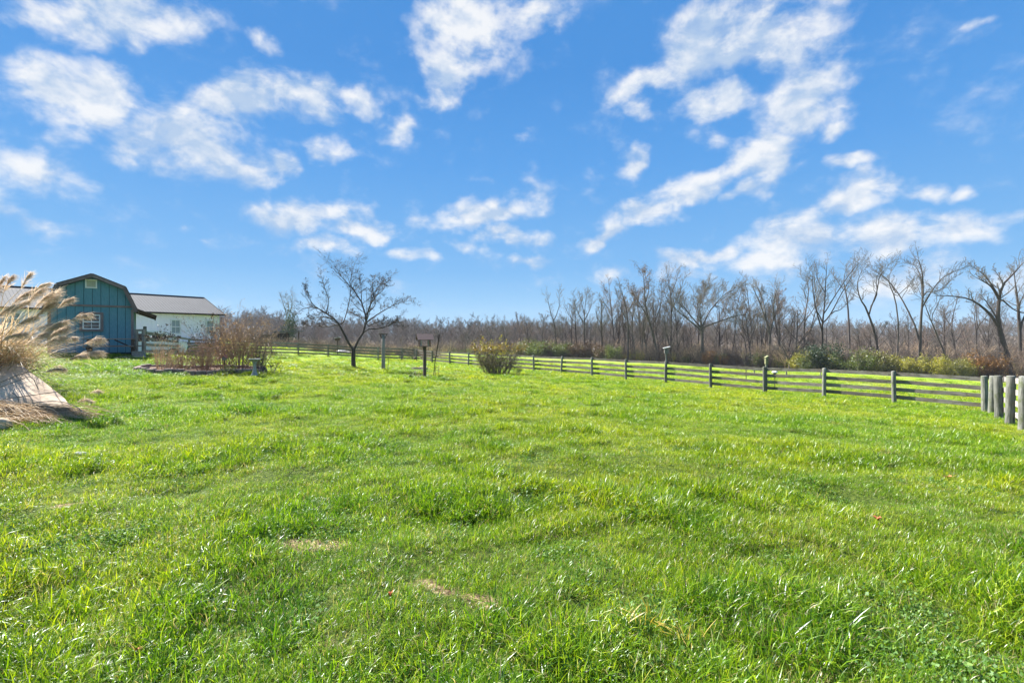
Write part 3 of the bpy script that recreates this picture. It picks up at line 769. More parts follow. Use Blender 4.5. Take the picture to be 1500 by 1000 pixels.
# ------------------------------------------------------------------ shed
def shed():
    X0, Y0 = SHED_O; z0 = zpx(520, Y0)+.05
    s = empty('garden_shed', (X0, Y0, z0), 'teal gambrel-roofed garden shed with brown trim and a small white window', 'shed', rz=SHED_A)
    D = 4.0; prof = [(-1.5, 0), (1.5, 0), (1.5, 2.1), (1.12, 3.10), (0, 3.60), (-1.12, 3.10), (-1.5, 2.1)]
    m = MB(); m.prism(prof, .02, D, 'xz'); m.build('wall', M['teal_dark'], s)
    # vertical siding boards on the front, recessed joints between; window opening left free
    def topz(a):
        a = abs(a)
        return 3.60-(.50*a/1.12) if a <= 1.12 else 3.10-(a-1.12)/.38*1.0
    n = 10; w = 3.0/n
    WX0, WX1, WZ0, WZ1 = -.37, .31, 1.12, 1.88
    for i in range(n):
        a0 = -1.5+i*w+.009; a1 = a0+w-.018
        def seg(z0_, z1_):
            q = MB(); q.prism([(a0, z0_), (a1, z0_), (a1, z1_), (a0, z1_)], -.006, .02, 'xz'); q.build('siding_board', M['teal'], s)
        if a1 > WX0 and a0 < WX1:
            seg(.06, WZ0); seg(WZ1, 2.20); A0, A1 = a0, a1
            if A0 < WX0-.01: a1 = WX0; seg(WZ0, WZ1); a1 = A1
            if A1 > WX1+.01: a0 = WX1; seg(WZ0, WZ1); a0 = A0
        else: seg(.06, 2.20)
        q = MB(); pts_ = [(a0, 2.30), (a1, 2.30), (a1, topz(a1)-.05)]
        if a0 < 0 < a1: pts_.append((0, 3.55))
        if a0 < -1.12 < a1: pts_.append((-1.12, 3.05))
        if a0 < 1.12 < a1: pts_.insert(3, (1.12, 3.05))
        pts_.append((a0, topz(a0)-.05))
        if topz(a1) > 2.4 or topz(a0) > 2.4:
            q.prism(pts_, -.016, .02, 'xz'); q.build('siding_board', M['teal'], s)
    for sx in (-1, 1):     # side walls: boards
        for j in range(8):
            q = MB(); q.box((sx*1.512, .27+j*.5, 1.08), (.024, .482, 2.04)); q.build('siding_board', M['teal'], s)
    q = MB(); q.box((0, -.018, 2.25), (3.0, .045, .085)); q.build('band_board', M['trim'], s)
    for sx in (-1, 1):
        q = MB(); q.box((sx*1.46, -.022, 1.08), (.10, .05, 2.1)); q.build('corner_board', M['trim'], s)
    # skids / base
    q = MB(); q.box((0, D/2, -.06), (2.9, D-.1, .16)); q.build('base_skid', M['dark'], s)
    # roof planes with overhang, and fascia boards on the gable
    rp = [(-1.66, 2.02), (-1.20, 3.17), (0, 3.70), (1.20, 3.17), (1.66, 2.02)]
    for (a, b) in zip(rp[:-1], rp[1:]):
        m = MB(); dx, dz = b[0]-a[0], b[1]-a[1]; L = math.hypot(dx, dz); nx, nz = -dz/L*.05, dx/L*.05
        m.prism([a, b, (b[0]+nx, b[1]+nz), (a[0]+nx, a[1]+nz)], -.24, D+.2, 'xz'); r = m.build('roof_panel', M['roofbrown'], s)
        m = MB(); m.prism([(a[0]*.998, a[1]-.0), (b[0]*.998, b[1]), (b[0]-nx*2.4, b[1]-nz*2.4-.01), (a[0]-nx*2.4, a[1]-nz*2.4)], -.26, -.205, 'xz'); m.build('fascia_board', M['trim'], s)
        m = MB(); m.prism([(a[0]-nx*.1, a[1]-nz*.1), (b[0]-nx*.1, b[1]-nz*.1), (b[0]-nx*.9, b[1]-nz*.9), (a[0]-nx*.9, a[1]-nz*.9)], -.20, -.02, 'xz'); m.build('soffit', M['trim'], s)
    # gable vent
    v = MB(); cx, cz, ww, hh = -.04, 3.27, .37, .36
    for (bx, bz, bw, bh) in ((0, hh/2, ww+.05, .045), (0, -hh/2, ww+.05, .045), (-ww/2, 0, .045, hh-.05), (ww/2, 0, .045, hh-.05)): v.box((cx+bx, -.04, cz+bz), (bw, .05, bh))
    vo = v.build('gable_vent', M['white'], s)
    for k in range(6):
        q = MB(); q.box((cx, -.032, cz-.13+k*.052), (ww-.05, .012, .04), Matrix.Rotation(.5, 3, 'X')); q.build('louvre', M['cream'], vo)
    # window
    wx, wz, ww, hh = (WX0+WX1)/2, (WZ0+WZ1)/2, .62, .68
    wo = empty('window', (0, 0, 0), None, None); wo.parent = s
    q = MB()
    for (bx, bz, bw, bh) in ((0, hh/2+.055, ww+.22, .10), (0, -hh/2-.055, ww+.22, .10), (-ww/2-.06, 0, .10, hh+.01), (ww/2+.06, 0, .10, hh+.01)): q.box((wx+bx, -.032, wz+bz), (bw, .06, bh))
    q.build('brown_casing', M['trim'], wo)
    q = MB()
    for (bx, bz, bw, bh) in ((0, hh/2-.02, ww, .045), (0, -hh/2+.02, ww, .045), (-ww/2+.02, 0, .04, hh-.08), (ww/2-.02, 0, .04, hh-.08), (0, 0, ww-.08, .055)): q.box((wx+bx, -.034, wz+bz), (bw, .04, bh))
    for bz in (hh*.25, -hh*.25): q.box((wx, -.026, wz+bz), (ww-.08, .02, .018))
    for (bz) in (hh*.25, -hh*.25): q.box((wx, -.0275, wz+bz), (.02, .018, hh*.42))
    q.build('window_frame', M['white'], wo)
    for ix in (-1, 1):
        for iz in (-1.5, -.5, .5, 1.5):
            q = MB(); q.box((wx+ix*.14, -.012, wz+iz*.155), (.27, .008, .15)); q.build('pane', M['glass'], wo)
    # lean-to porch roof on the right side
    q = MB(); q.beam((1.52, 2.0, 2.22), (2.42, 2.0, 1.86), 3.5, .03); pr = q.build('porch_roof', M['roofbrown'], s)
    for j in range(6):
        q = MB(); yy = .34+j*.66; q.beam((1.53, yy, 2.14), (2.36, yy, 1.80), .045, .10); q.build('rafter', M['brownwood'], pr)
    q = MB(); q.box((2.36, 2.0, 1.78), (.05, 3.46, .12)); q.build('eave_beam', M['brownwood'], pr)
shed()
# railing piece by the shed's right corner
def railing():
    a = Vector((*at(199.5, 22.3), 0)); b = Vector((*at(210.5, 22.6), 0)); z0 = TZ(a.x, a.y); z1 = TZ(b.x, b.y)
    r = empty('deck_railing', (a.x, a.y, z0), 'short grey wooden railing beside the right corner of the teal shed', 'railing')
    d = b-a
    for f, h in ((0, 1.28), (1, 1.30)):
        m = MB(); m.box((d.x*f, d.y*f, h/2-.03), (.12, .12, h+.06), bev=.01); m.build('railing_post', M['oldwood'], r)
    m = MB(); m.beam((0.0, 0, 1.24), (d.x, d.y, 1.25), .05, .10); m.build('top_rail', M['oldwood'], r)
railing()
# grey wooden step block beside the table, and a paving strip in front of the shed
def things_at_shed():
    x, y = at(202.5, 21.5); z = TZ(x, y)
    b = empty('wooden_step', (x, y, z), 'weathered grey-brown wooden step box between the picnic table and the railing', 'step', rz=SHED_A)
    for k in range(3):
        m = MB(); m.box((0, 0, .045+k*.10), (.46, .40, .092), bev=.008); m.build('step_board', M['oldwood'], b)
    x, y = at(188, 21.0); z = TZ(x, y)
    m = MB(); m.box((0, 0, .035), (1.25, .35, .07), bev=.012); o = m.build('paving_slab', M['slab']); o.location = (x, y, z+.02); o.rotation_euler = (0, 0, SHED_A)
    tag(o, 'pale flat paving slab on the grass under the picnic table', 'slab')
    # picnic table
    x, y = at(163.5, 21.3); z = TZ(x, y)
    t = empty('picnic_table', (x, y, z), 'dark brown wooden picnic table with benches standing in front of the teal shed', 'picnic table', rz=SHED_A)
    L = 1.95
    for k in range(4):
        m = MB(); m.box((0, -.27+k*.18, .76), (L, .165, .038), bev=.006); m.build('top_plank', M['tabletop'], t)
    for sy in (-1, 1):
        for k in range(2):
            m = MB(); m.box((0.08, sy*(.66+k*.15), .44), (L, .138, .038), bev=.006); m.build('bench_plank', M['tabletop'], t)
    for sx in (-1, 1):
        xx = sx*(L/2-.24)
        for sy in (-1, 1):
            m = MB(); m.beam((xx, sy*.22, .735), (xx, sy*.66, .0), .04, .10, up=(1, 0, 0)); m.build('leg', M['brownwood'], t)
        m = MB(); m.box((xx+.05*sx, 0, .37), (.04, 1.55, .10)); m.build('bench_support', M['brownwood'], t)
        m = MB(); m.box((xx+.05*sx, 0, .69), (.04, .70, .09)); m.build('top_support', M['brownwood'], t)
        m = MB(); m.beam((xx-.02*sx, 0, .37), (sx*.10, 0, .72), .05, .09, up=(0, 1, 0)); m.build('diagonal_brace', M['brownwood'], t)
things_at_shed()

# ------------------------------------------------------------------ white metal building
def metal_building():
    A = Vector((-27.0, 44.0)); u = Vector((-.607, -.795)); n_in = Vector((-.79, .61))   # from right corner leftwards; inwards
    zb = .9; ze = zpx(459, 44.0); zr = zpx(436, 46.7); Lb = 24.0; W = 9.0
    ang = math.atan2(-u.y, -u.x)          # local x runs to the right along the wall, local y inwards
    b = empty('metal_building', (A.x, A.y, zb), 'long white metal-sided building with a grey ribbed metal roof behind the shed', 'building', rz=ang)
    H = ze-zb; HR = zr-zb
    # local frame: x from -Lb to 0, y inwards 0..W
    m = MB(); m.prism([(.03, -1), (W-.03, -1), (W-.03, H-.02), (W/2, HR-.05), (.03, H-.02)], -Lb+.03, -.03, 'yz'); m.build('wall', M['metalwall'], b)
    # siding sheets with ribs proud of the wall (about one metre wide)
    rib = MB(); rib.prism([(0, -.02), (.92, -.02), (.92, 0), (0, 0)], 0, 1, 'xy'); 
    prof = []; x = 0
    for k in range(4):
        prof += [(x, 0), (x+.09, 0), (x+.105, -.022), (x+.14, -.022), (x+.155, 0)]; x += .23
    prof += [(.919, 0), (.919, .02), (0, .02)]
    m = MB(); m.prism(prof, 0, 1, 'xy'); sheet = m.mesh('siding_sheet')
    nsh = int(Lb/.92)
    for k in range(nsh):
        x0 = -Lb+.0+k*.92+(Lb-nsh*.92)
        segs = [(-.9, H-.10)]
        for (wx0, wx1, wz0, wz1) in BWIN:
            if x0+.92 > wx0 and x0 < wx1: segs = [(-.9, wz0), (wz1, H-.10)]
        for (a0, a1) in segs:
            o = link_mesh('siding_sheet', sheet, M['metalwall'], b); o.location = (x0, .0, a0); o.scale = (1, 1, a1-a0)
    # gable end facing right
    m = MB(); m.prism([(0, -.9), (W, -.9), (W, H-.05), (W/2, HR-.08), (0, H-.05)], -.028, .0, 'yz'); m.build('gable_wall', M['metalwall'], b)
    # roof: ribbed sheets
    ov = .32; sl = (HR-H)/(W/2)
    for k in range(int((Lb+.6)/.92)+1):
        x0 = -Lb-.3+k*.92
        if x0+.92 > .42: wsh = .42-x0
        else: wsh = .92
        m = MB(); y0 = -ov; z0 = H-ov*sl; y1 = W/2; z1 = HR
        vs = []; fs = []; xs = []; x = 0
        while x < wsh-.01:
            xs += [(x, 0), (min(x+.19, wsh), 0), (min(x+.20, wsh), .016), (min(x+.22, wsh), .016)]; x += .23
        xs.append((wsh-.002, 0))
        n = len(xs)
        for (yy, zz) in ((y0, z0), (y1, z1)):
            for (xx, hh) in xs: vs.append((x0+xx, yy, zz+hh+.02))
            for (xx, hh) in xs: vs.append((x0+xx, yy, zz-.02))
        for i in range(n-1):
            fs += [(i, i+1, 2*n+i+1, 2*n+i), (n+i, 3*n+i, 3*n+i+1, n+i+1), (i, n+i, n+i+1, i+1), (2*n+i, 2*n+i+1, 3*n+i+1, 3*n+i)]
        fs += [(0, 2*n, 3*n, n), (n-1, 2*n-1, 4*n-1, 3*n-1)]
        m.add(vs, fs); m.build('roof_sheet', M['metalroof'], b)
    m = MB(); m.beam((-Lb-.3, W*.75+.1, (H+HR)/2), (.42, W*.75+.1, (H+HR)/2), W/2+.3, .05, up=(0, math.sin(math.atan(sl)), math.cos(math.atan(sl)))); m.build('rear_roof', M['metalroof'], b)
    m = MB(); m.box((-Lb/2, W/2, HR+.045), (Lb+.74, .3, .05)); m.build('ridge_cap', M['dark'], b)
    m = MB(); m.box((-Lb/2, -ov-.03, H-ov*sl-.02), (Lb+.72, .10, .13)); m.build('gutter', M['dark'], b)
    m = MB(); m.beam((.42, -ov, H-ov*sl-.03), (.42, W/2, HR-.03), .04, .16); m.build('gable_trim', M['dark'], b)
    m = MB(); m.box((-.03, -.035, H/2-.5), (.14, .05, H+.8)); m.build('corner_trim', M['white'], b)
    for (wx0, wx1, wz0, wz1) in BWIN:
        w = empty('window', (0, 0, 0), None, None); w.parent = b
        cx, cz, ww, hh = (wx0+wx1)/2, (wz0+wz1)/2, wx1-wx0, wz1-wz0
        q = MB()
        for (bx, bz, bw, bh) in ((0, hh/2, ww+.12, .09), (0, -hh/2, ww+.12, .09), (-ww/2, 0, .10, hh-.09), (ww/2, 0, .10, hh-.09), (0, 0, ww-.1, .07)): q.box((cx+bx, -.03, cz+bz), (bw, .09, bh))
        q.build('window_frame', M['white'], w)
        for iz in (-1, 1):
            q = MB(); q.box((cx, .018, cz+iz*hh/4), (ww-.1, .012, hh/2-.05)); q.build('pane', M['curtain_glass'], w)
            q2 = MB(); q2.box((cx, .008, cz+iz*hh/4), (.025, .018, hh/2-.1)); q2.build('muntin', M['white'], w)
def bx_of(px):      # local x on the building's front wall under photo column px
    r = (px-750)/F; s_ = (-27-44*r)/(.607-.795*r); return -s_
BWIN = []
for (pa, pb, ya, yb) in ((250.5, 264, 468.5, 488.5), (302, 313, 469.5, 489), (5, 30, 458, 474)):
    xa, xb = bx_of(pa), bx_of(pb); d = 44-.795*(-(xa+xb)/2)
    BWIN.append((xa, xb, zpx(yb, d)-.9, zpx(ya, d)-.9))
metal_building()
# white vehicle parked by the wall
def vehicle():
    x, y = at(214, 33.5); z = TZ(x, y)
    v = empty('parked_van', (x, y, z), 'white van with a rounded roof parked against the metal building behind the railing', 'van', rz=.75)
    prof = [(-2.3, .35), (2.2, .35), (2.3, .8), (2.25, 1.05), (1.75, 1.2), (1.15, 1.75), (.7, 1.88), (-1.7, 1.92), (-2.15, 1.8), (-2.32, 1.2)]
    m = MB(); m.prism(prof, -.9, .9, 'xz'); m.build('body', M['carwhite'], v)
    for (x0, x1) in ((-1.9, -.9), (-.8, .1), (.2, 1.0)):
        q = MB(); q.prism([(x0, 1.15), (x1, 1.15), (x1-.05, 1.68), (x0+.03, 1.68)], -.912, -.898, 'xz'); q.build('side_window', M['glass'], v)
    for sx in (-1.4, 1.45):
        for sy in (-.82, .82):
            R90 = Matrix.Rotation(math.pi/2, 3, 'X')
            q = MB(); q.lathe([(.18, -.1), (.33, -.1), (.35, -.06), (.35, .06), (.33, .1), (.18, .1)], 20, (sx, sy, .34), R90); w = q.build('wheel', M['rubber'], v)
            q = MB(); q.lathe([(.05, -.115), (.2, -.11), (.2, .11), (.05, .115)], 14, (sx, sy, .34), R90); q.build('hub_cap', M['concrete'], w)
vehicle()

# ------------------------------------------------------------------ small things in the yard
M['feederpost'] = wood('brown_grey_post', (.075,.05,.038), (.18,.13,.105), None, (1,1,.12), 24)
def feeder():
    x, y = at(622, 20.5); z = TZ(x, y)
    f = empty('bird_feeder', (x, y, z), 'roofed wooden bird feeder with hopper on a brown square post', 'bird feeder')
    H = zpx(489, 20.5)-z
    m = MB(); m.box((0, 0, (H-.55)/2-.1), (.13, .13, H-.35), bev=.008); m.build('post', M['feederpost'], f)
    m = MB(); m.box((0, 0, H-.53), (.54, .38, .03)); m.build('tray', M['brownwood'], f)
    for (sx, sy) in ((-1, -1), (-1, 1), (1, -1), (1, 1)):
        q = MB(); q.box((sx*.22, sy*.14, H-.38), (.03, .03, .27)); q.build('upright', M['brownwood'], f)
    for sx in (-1, 1):
        q = MB(); q.box((sx*.15, 0, H-.39), (.012, .24, .24)); q.build('hopper_pane', M['curtain_glass'], f)
    # gabled roof, ridge along x, shingled in courses
    for sy in (-1, 1):
        for k in range(4):
            q = MB(); a = Vector((0, sy*(.012+k*.072), H-.004-k*.058)); b = Vector((0, sy*(.10+k*.072), H-.074-k*.058))
            q.beam((-.34, (a.y+b.y)/2, (a.z+b.z)/2), (.34, (a.y+b.y)/2, (a.z+b.z)/2), (b-a).length, .016, up=tuple(Vector((0, sy*.62, .78)))); q.build('shingle_course', M['shingle'], f)
    for sx in (-1, 1):
        q = MB(); q.prism([(-.22, H-.26), (.22, H-.26), (0, H-.06)], sx*.24-.01, sx*.24+.01, 'yz'); q.build('gable_board', M['brownwood'], f)
    f.rotation_euler = (0, 0, .35)
    q = MB(); q.tube([(-.05, 0, H-1.0), (-.3, -.02, H-.95), (-.42, -.02, H-1.0)], .008, 5); br = q.build('side_bracket', M['metal_black'], f)
    q = MB(); q.lathe([(.02, -.05), (.07, -.03), (.07, .03), (.02, .05)], 10, (-.42, -.02, H-1.04)); q.build('suet_cup', M['metal_black'], br)
feeder()
def tall_post():
    x, y = at(561.5, 24.5); z = TZ(x, y); H = zpx(489, 24.5)-z
    f = empty('platform_feeder', (x, y, z), 'tall bleached grey post topped by a small flat feeding board, right of the apple tree', 'post')
    m = MB(); m.lathe([(.10, -.3), (.098, .3), (.085, 1.2), (.08, H-.03)], 12); m.build('post', M['oldwood'], f, True)
    m = MB(); m.box((0, 0, H), (.40, .26, .03)); m.build('platform', M['brownwood'], f)
    m = MB(); m.beam((-.09, 0, H-.22), (-.17, 0, H-.01), .03, .03); m.beam((.09, 0, H-.22), (.17, 0, H-.01), .03, .03); m.build('bracket', M['brownwood'], f)
tall_post()
def rods():
    x, y = at(634.5, 20.8); z = TZ(x, y); x2 = at(643.5, 20.8)[0]
    m = MB(); m.tube([(0, 0, -.1), (.08, 0, .7), (x2-x, 0, zpx(490, 20.8)-z)], [.02, .018, .024], 6)
    o = m.build('iron_rod', M['metal_black']); o.location = (x, y, z); tag(o, 'long dark rod leaning to the right beside the roofed bird feeder', 'rod')
    x, y = at(640.5, 20.6); z = TZ(x, y)
    r = empty('garden_trellis', (x, y, z), 'small low wire trellis with three rungs right of the leaning rod', 'trellis')
    for a in (-.07, .07):
        m = MB(); m.tube([(a, 0, -.05), (a*1.05, 0, .62)], .009, 5); m.build('upright', M['metal_black'], r)
    for zz in (.28, .42, .55):
        m = MB(); m.tube([(-.08, 0, zz), (.08, 0, zz)], .007, 5); m.build('rung', M['metal_black'], r)
    x, y = at(568, 24.6); z = TZ(x, y)
    m = MB(); m.tube([(0, 0, -.1), (.02, 0, .4), (.045, .0, .75)], [.014, .012, .008], 5); o = m.build('garden_stake', M['metal_black']); o.location = (x, y, z); tag(o, 'thin dark stake in the grass just right of the tall bleached post', 'stake')
    x, y = at(601, 19.9); z = TZ(x, y)
    m = MB(); m.lathe([(.05, 0), (.06, .05), (.055, .13), (.03, .15)], 10); o = m.build('small_pot', M['rubber']); o.location = (x, y, z); tag(o, 'tiny black pot in the grass left of the bird feeder post', 'pot')
    # fire ring
    x, y = at(613, 30.0); z = TZ(x, y)
    f = empty('fire_ring', (x, y, z), 'low dark round fire ring in the lawn behind the bird feeder', 'fire pit')
    for k in range(12):
        a = k*math.pi/6; m = MB(); m.box((0, 0, .07), (.17, .27, .17), bev=.02); o = m.build('ring_stone', M['edging'], f); o.location = (.48*math.cos(a), .48*math.sin(a), 0); o.rotation_euler = (0, 0, a)
    m = MB(); m.lathe([(.40, .0), (.40, .05), (.1, .06)], 16); m.build('ash', M['dark'], f)
rods()
M['mossbox'] = wood('mossy_pale_wood', (.16,.17,.09), (.34,.34,.20), (.24,.25,.13), (1,1,.2), 20)
def birdhouse(px, ytop, base_y, d, label, roofm, boxm, w=.2, pole=None, rz=0):
    x, y = at(px, d); z = TZ(x, y); H = zpx(ytop, d)-z
    b = empty('birdhouse', (x, y, z), label, 'birdhouse', rz=rz)
    m = MB(); m.box((0, 0, (H-.3)/2), (.07, .07, H-.3)); m.build('pole', M[pole or 'post'], b)
    m = MB(); m.prism([(-w/2, H-.38), (w/2, H-.38), (w/2, H-.02), (-w/2, H-.09)], -w/2, w/2, 'xz'); bx = m.build('nest_box', M[boxm], b)
    q = MB(); q.lathe([(.025, -.004), (.026, .004)], 12, (0, -w/2-.004, H-.17), Matrix.Rotation(math.pi/2, 3, 'X')); q.build('entrance_hole', M['dark'], bx)
    m = MB(); e = .4 if w > .15 else .1; m.beam((-w/2-.18*e, 0, H-.075), (w/2+.25*e, 0, H+.02), w+.35*e, .025); m.build('roof', M[roofm], b)
_x, _y = fpt(975)
birdhouse(976, 508, 562, _y+.35, 'grey birdhouse with a bright white slanted roof above the long fence', 'white_plastic', 'board_pale', .22, rz=-.2)
_x, _y = fpt(1120)
birdhouse(1122.5, 521.5, 577, _y+.35, 'mossy green wooden nest box raised above the long fence', 'mossbox', 'mossbox', .12, rz=.1)
birdhouse(494.5, 494, 527, 53, 'small brown birdhouse with a white roof behind the fence left of the apple trunk', 'white_plastic', 'brownwood', .5, pole='brownwood', rz=.2)
def gourd():
    x, y = at(1135, 30.0); z = TZ(x, y); H = zpx(545.5, 30.0)-z
    g = empty('domed_lantern', (x, y, z), 'white dome-topped lamp on a dark pole beyond the long fence', 'yard lamp')
    m = MB(); m.lathe([(.025, -.2), (.022, H-.05)], 8); m.build('pole', M['metal_black'], g)
    m = MB(); m.lathe([(.07, H-.12), (.10, H-.06), (.10, H-.01)], 12); m.build('lamp_body', M['metal_black'], g)
    m = MB(); m.lathe([(.17, H-.01), (.175, H+.02), (.13, H+.07), (.05, H+.10)], 16); m.build('dome', M['white_plastic'], g, True)
gourd()
# open shelter beyond the rear fence
def shelter():
    x, y = at(423, 75); z = TZ(x, y); H = zpx(486, 75)-z
    s = empty('open_shelter', (x, y, z), 'dark flat-roofed open shelter far behind the rear fence', 'shelter', rz=.2)
    m = MB(); m.beam((-1.9, 0, H), (1.9, 0, H+.12), 2.6, .12); m.build('roof', M['metalroof'], s)
    m = MB(); m.box((-.9, .6, H/2-.1), (1.7, .1, H-.2)); m.build('back_wall', M['dark'], s)
    for sx in (-1.7, 0, 1.7):
        m = MB(); m.box((sx, -1.1, H/2), (.14, .14, H)); m.build('corner_post', M['brownwood'], s)
    m = MB(); m.box((.9, -.6, .7), (1.3, .8, 1.1)); m.build('stacked_hay', M['redroof'], s)
    x, y = at(396, 77); z = TZ(x, y); H = zpx(490, 77)-z
    s = empty('lean_to_shelter', (x, y, z), 'small dark lean-to left of the open shelter behind the bed shrubs', 'shelter', rz=.1)
    m = MB(); m.beam((-2.3, 0, H), (2.3, 0, H), 2.4, .12); m.build('roof', M['metalroof'], s)
    for sx in (-2.1, -.7, .7, 2.1):
        m = MB(); m.box((sx, -1.0, H/2), (.14, .14, H)); m.build('corner_post', M['brownwood'], s)
    m = MB(); m.box((0, 1.0, H/2), (4.4, .1, H-.1)); m.build('back_wall', M['brownwood'], s)
    # white tarp heap
    x, y = at(499, 60); z = TZ(x, y); rng = np.random.default_rng(3)
    nx, ny = 18, 8; vs = []
    for j in range(ny):
        for i in range(nx):
            u = i/(nx-1)*2-1; v = j/(ny-1)*2-1; h = max(0, (1-u*u)*(1-v*v))*.26*(1+.5*math.sin(u*5+1))+.03
            vs.append((u*1.6, v*.8, h+rng.normal(0, .02)))
    fs = [(j*nx+i, j*nx+i+1, (j+1)*nx+i+1, (j+1)*nx+i) for j in range(ny-1) for i in range(nx-1)]
    rim = [i for i in range(nx)]+[j*nx+nx-1 for j in range(1, ny)]+[(ny-1)*nx+i for i in range(nx-2, -1, -1)]+[j*nx for j in range(ny-2, 0, -1)]
    b = len(vs); vs += [(vs[i][0], vs[i][1], -.2) for i in rim]
    fs += [(rim[k], b+k, b+(k+1) % len(rim), rim[(k+1) % len(rim)]) for k in range(len(rim))]+[tuple(range(b+len(rim)-1, b-1, -1))]
    m = MB(); m.add(vs, fs); o = m.build('tarp_heap', M['white_plastic'], None, True); o.location = (x, y, z+.1)
    tag(o, 'crumpled white tarp lying behind the rear fence left of the apple trunk', 'tarp')
shelter()

# ------------------------------------------------------------------ bare trees
def unit(v): return v/(np.linalg.norm(v)+1e-9)
class Skel:
    """collects limb polylines by level"""
    def __init__(s, seed, wander=(.06,.10,.14,.18,.2), trop=(.02,.06,.05,.03,.0), npts=(10,8,6,5,4)):
        s.r = np.random.default_rng(seed); s.lv = {}; s.wander = wander; s.trop = trop; s.npts = npts; s.tips = []
    def add(s, lv, P, R): s.lv.setdefault(lv, []).append((P, R))
    def limb(s, p, d, L, r, lv, endr=.35):
        n = s.npts[lv]; P = np.empty((n, 3)); P[0] = p; d = unit(np.array(d, float)); st = L/(n-1)
        w = s.r.normal(0, s.wander[lv], (n, 3)); 
        for i in range(1, n):
            d = d+w[i]; d[2] += s.trop[lv]; d = unit(d); P[i] = P[i-1]+d*st
        R = r*(1-(1-endr)*np.linspace(0, 1, n)); s.add(lv, P, R); return P, R
    def grow(s, P, R, lv, counts, ratios, angles, t0=.25, rmin=.006):
        """children of polyline P at level lv; recursive"""
        if lv >= len(counts): s.tips.append(P[-1]); return
        n = counts[lv]; seg = np.linalg.norm(np.diff(P, axis=0), axis=1); L = seg.sum(); m = len(P)
        k = max(1, int(round(n*s.r.uniform(.8, 1.2))))
        for c in range(k):
            t = t0+(1-t0)*((c+s.r.uniform(.1, .9))/k); f = min(t*(m-1), m-1.001); i = int(f); a = f-i
            p = P[i]*(1-a)+P[i+1]*a; r = R[i]*(1-a)+R[i+1]*a; d = unit(P[i+1]-P[i])
            q = s.r.normal(0, 1, 3); q -= q.dot(d)*d; q = unit(q)
            if q[2] < 0 and s.r.uniform() < .5: q[2] *= -.5
            ang = math.radians(angles[lv]*s.r.uniform(.65, 1.3))
            nd = d*math.cos(ang)+q*math.sin(ang)
            cl = L*ratios[lv]*s.r.uniform(.6, 1.15)*(1-.45*max(0, t-.3)); cr = max(rmin, r*.5)
            Pc, Rc = s.limb(p, nd, cl, cr, min(lv+1, 4), .4 if lv < 2 else .5)
            s.grow(Pc, Rc, lv+1, counts, ratios, angles, .15, rmin)
    def groups(s, lo, hi, sides=(8,6,4,3,3)):
        g = []
        for lv, lst in s.lv.items():
            if lo <= lv <= hi:
                byn = {}
                for P, R in lst: byn.setdefault(len(P), []).append((P, R))
                for k, v in byn.items(): g.append((np.array([a for a, b in v]), np.array([b for a, b in v]), sides[lv]))
        return g
def smoothline(pts, n):
    P = np.array(pts, float); m = len(P)
    if m == 2: t = np.linspace(0, 1, n)[:, None]; return P[0]*(1-t)+P[1]*t
    Q = np.vstack([2*P[0]-P[1], P, 2*P[-1]-P[-2]]); out = []
    for u in np.linspace(0, m-1.0001, n):
        i = int(u); a = u-i; p0, p1, p2, p3 = Q[i:i+4]
        out.append(.5*((2*p1)+(-p0+p2)*a+(2*p0-5*p1+4*p2-p3)*a*a+(-p0+3*p1-3*p2+p3)*a**3))
    return np.array(out)

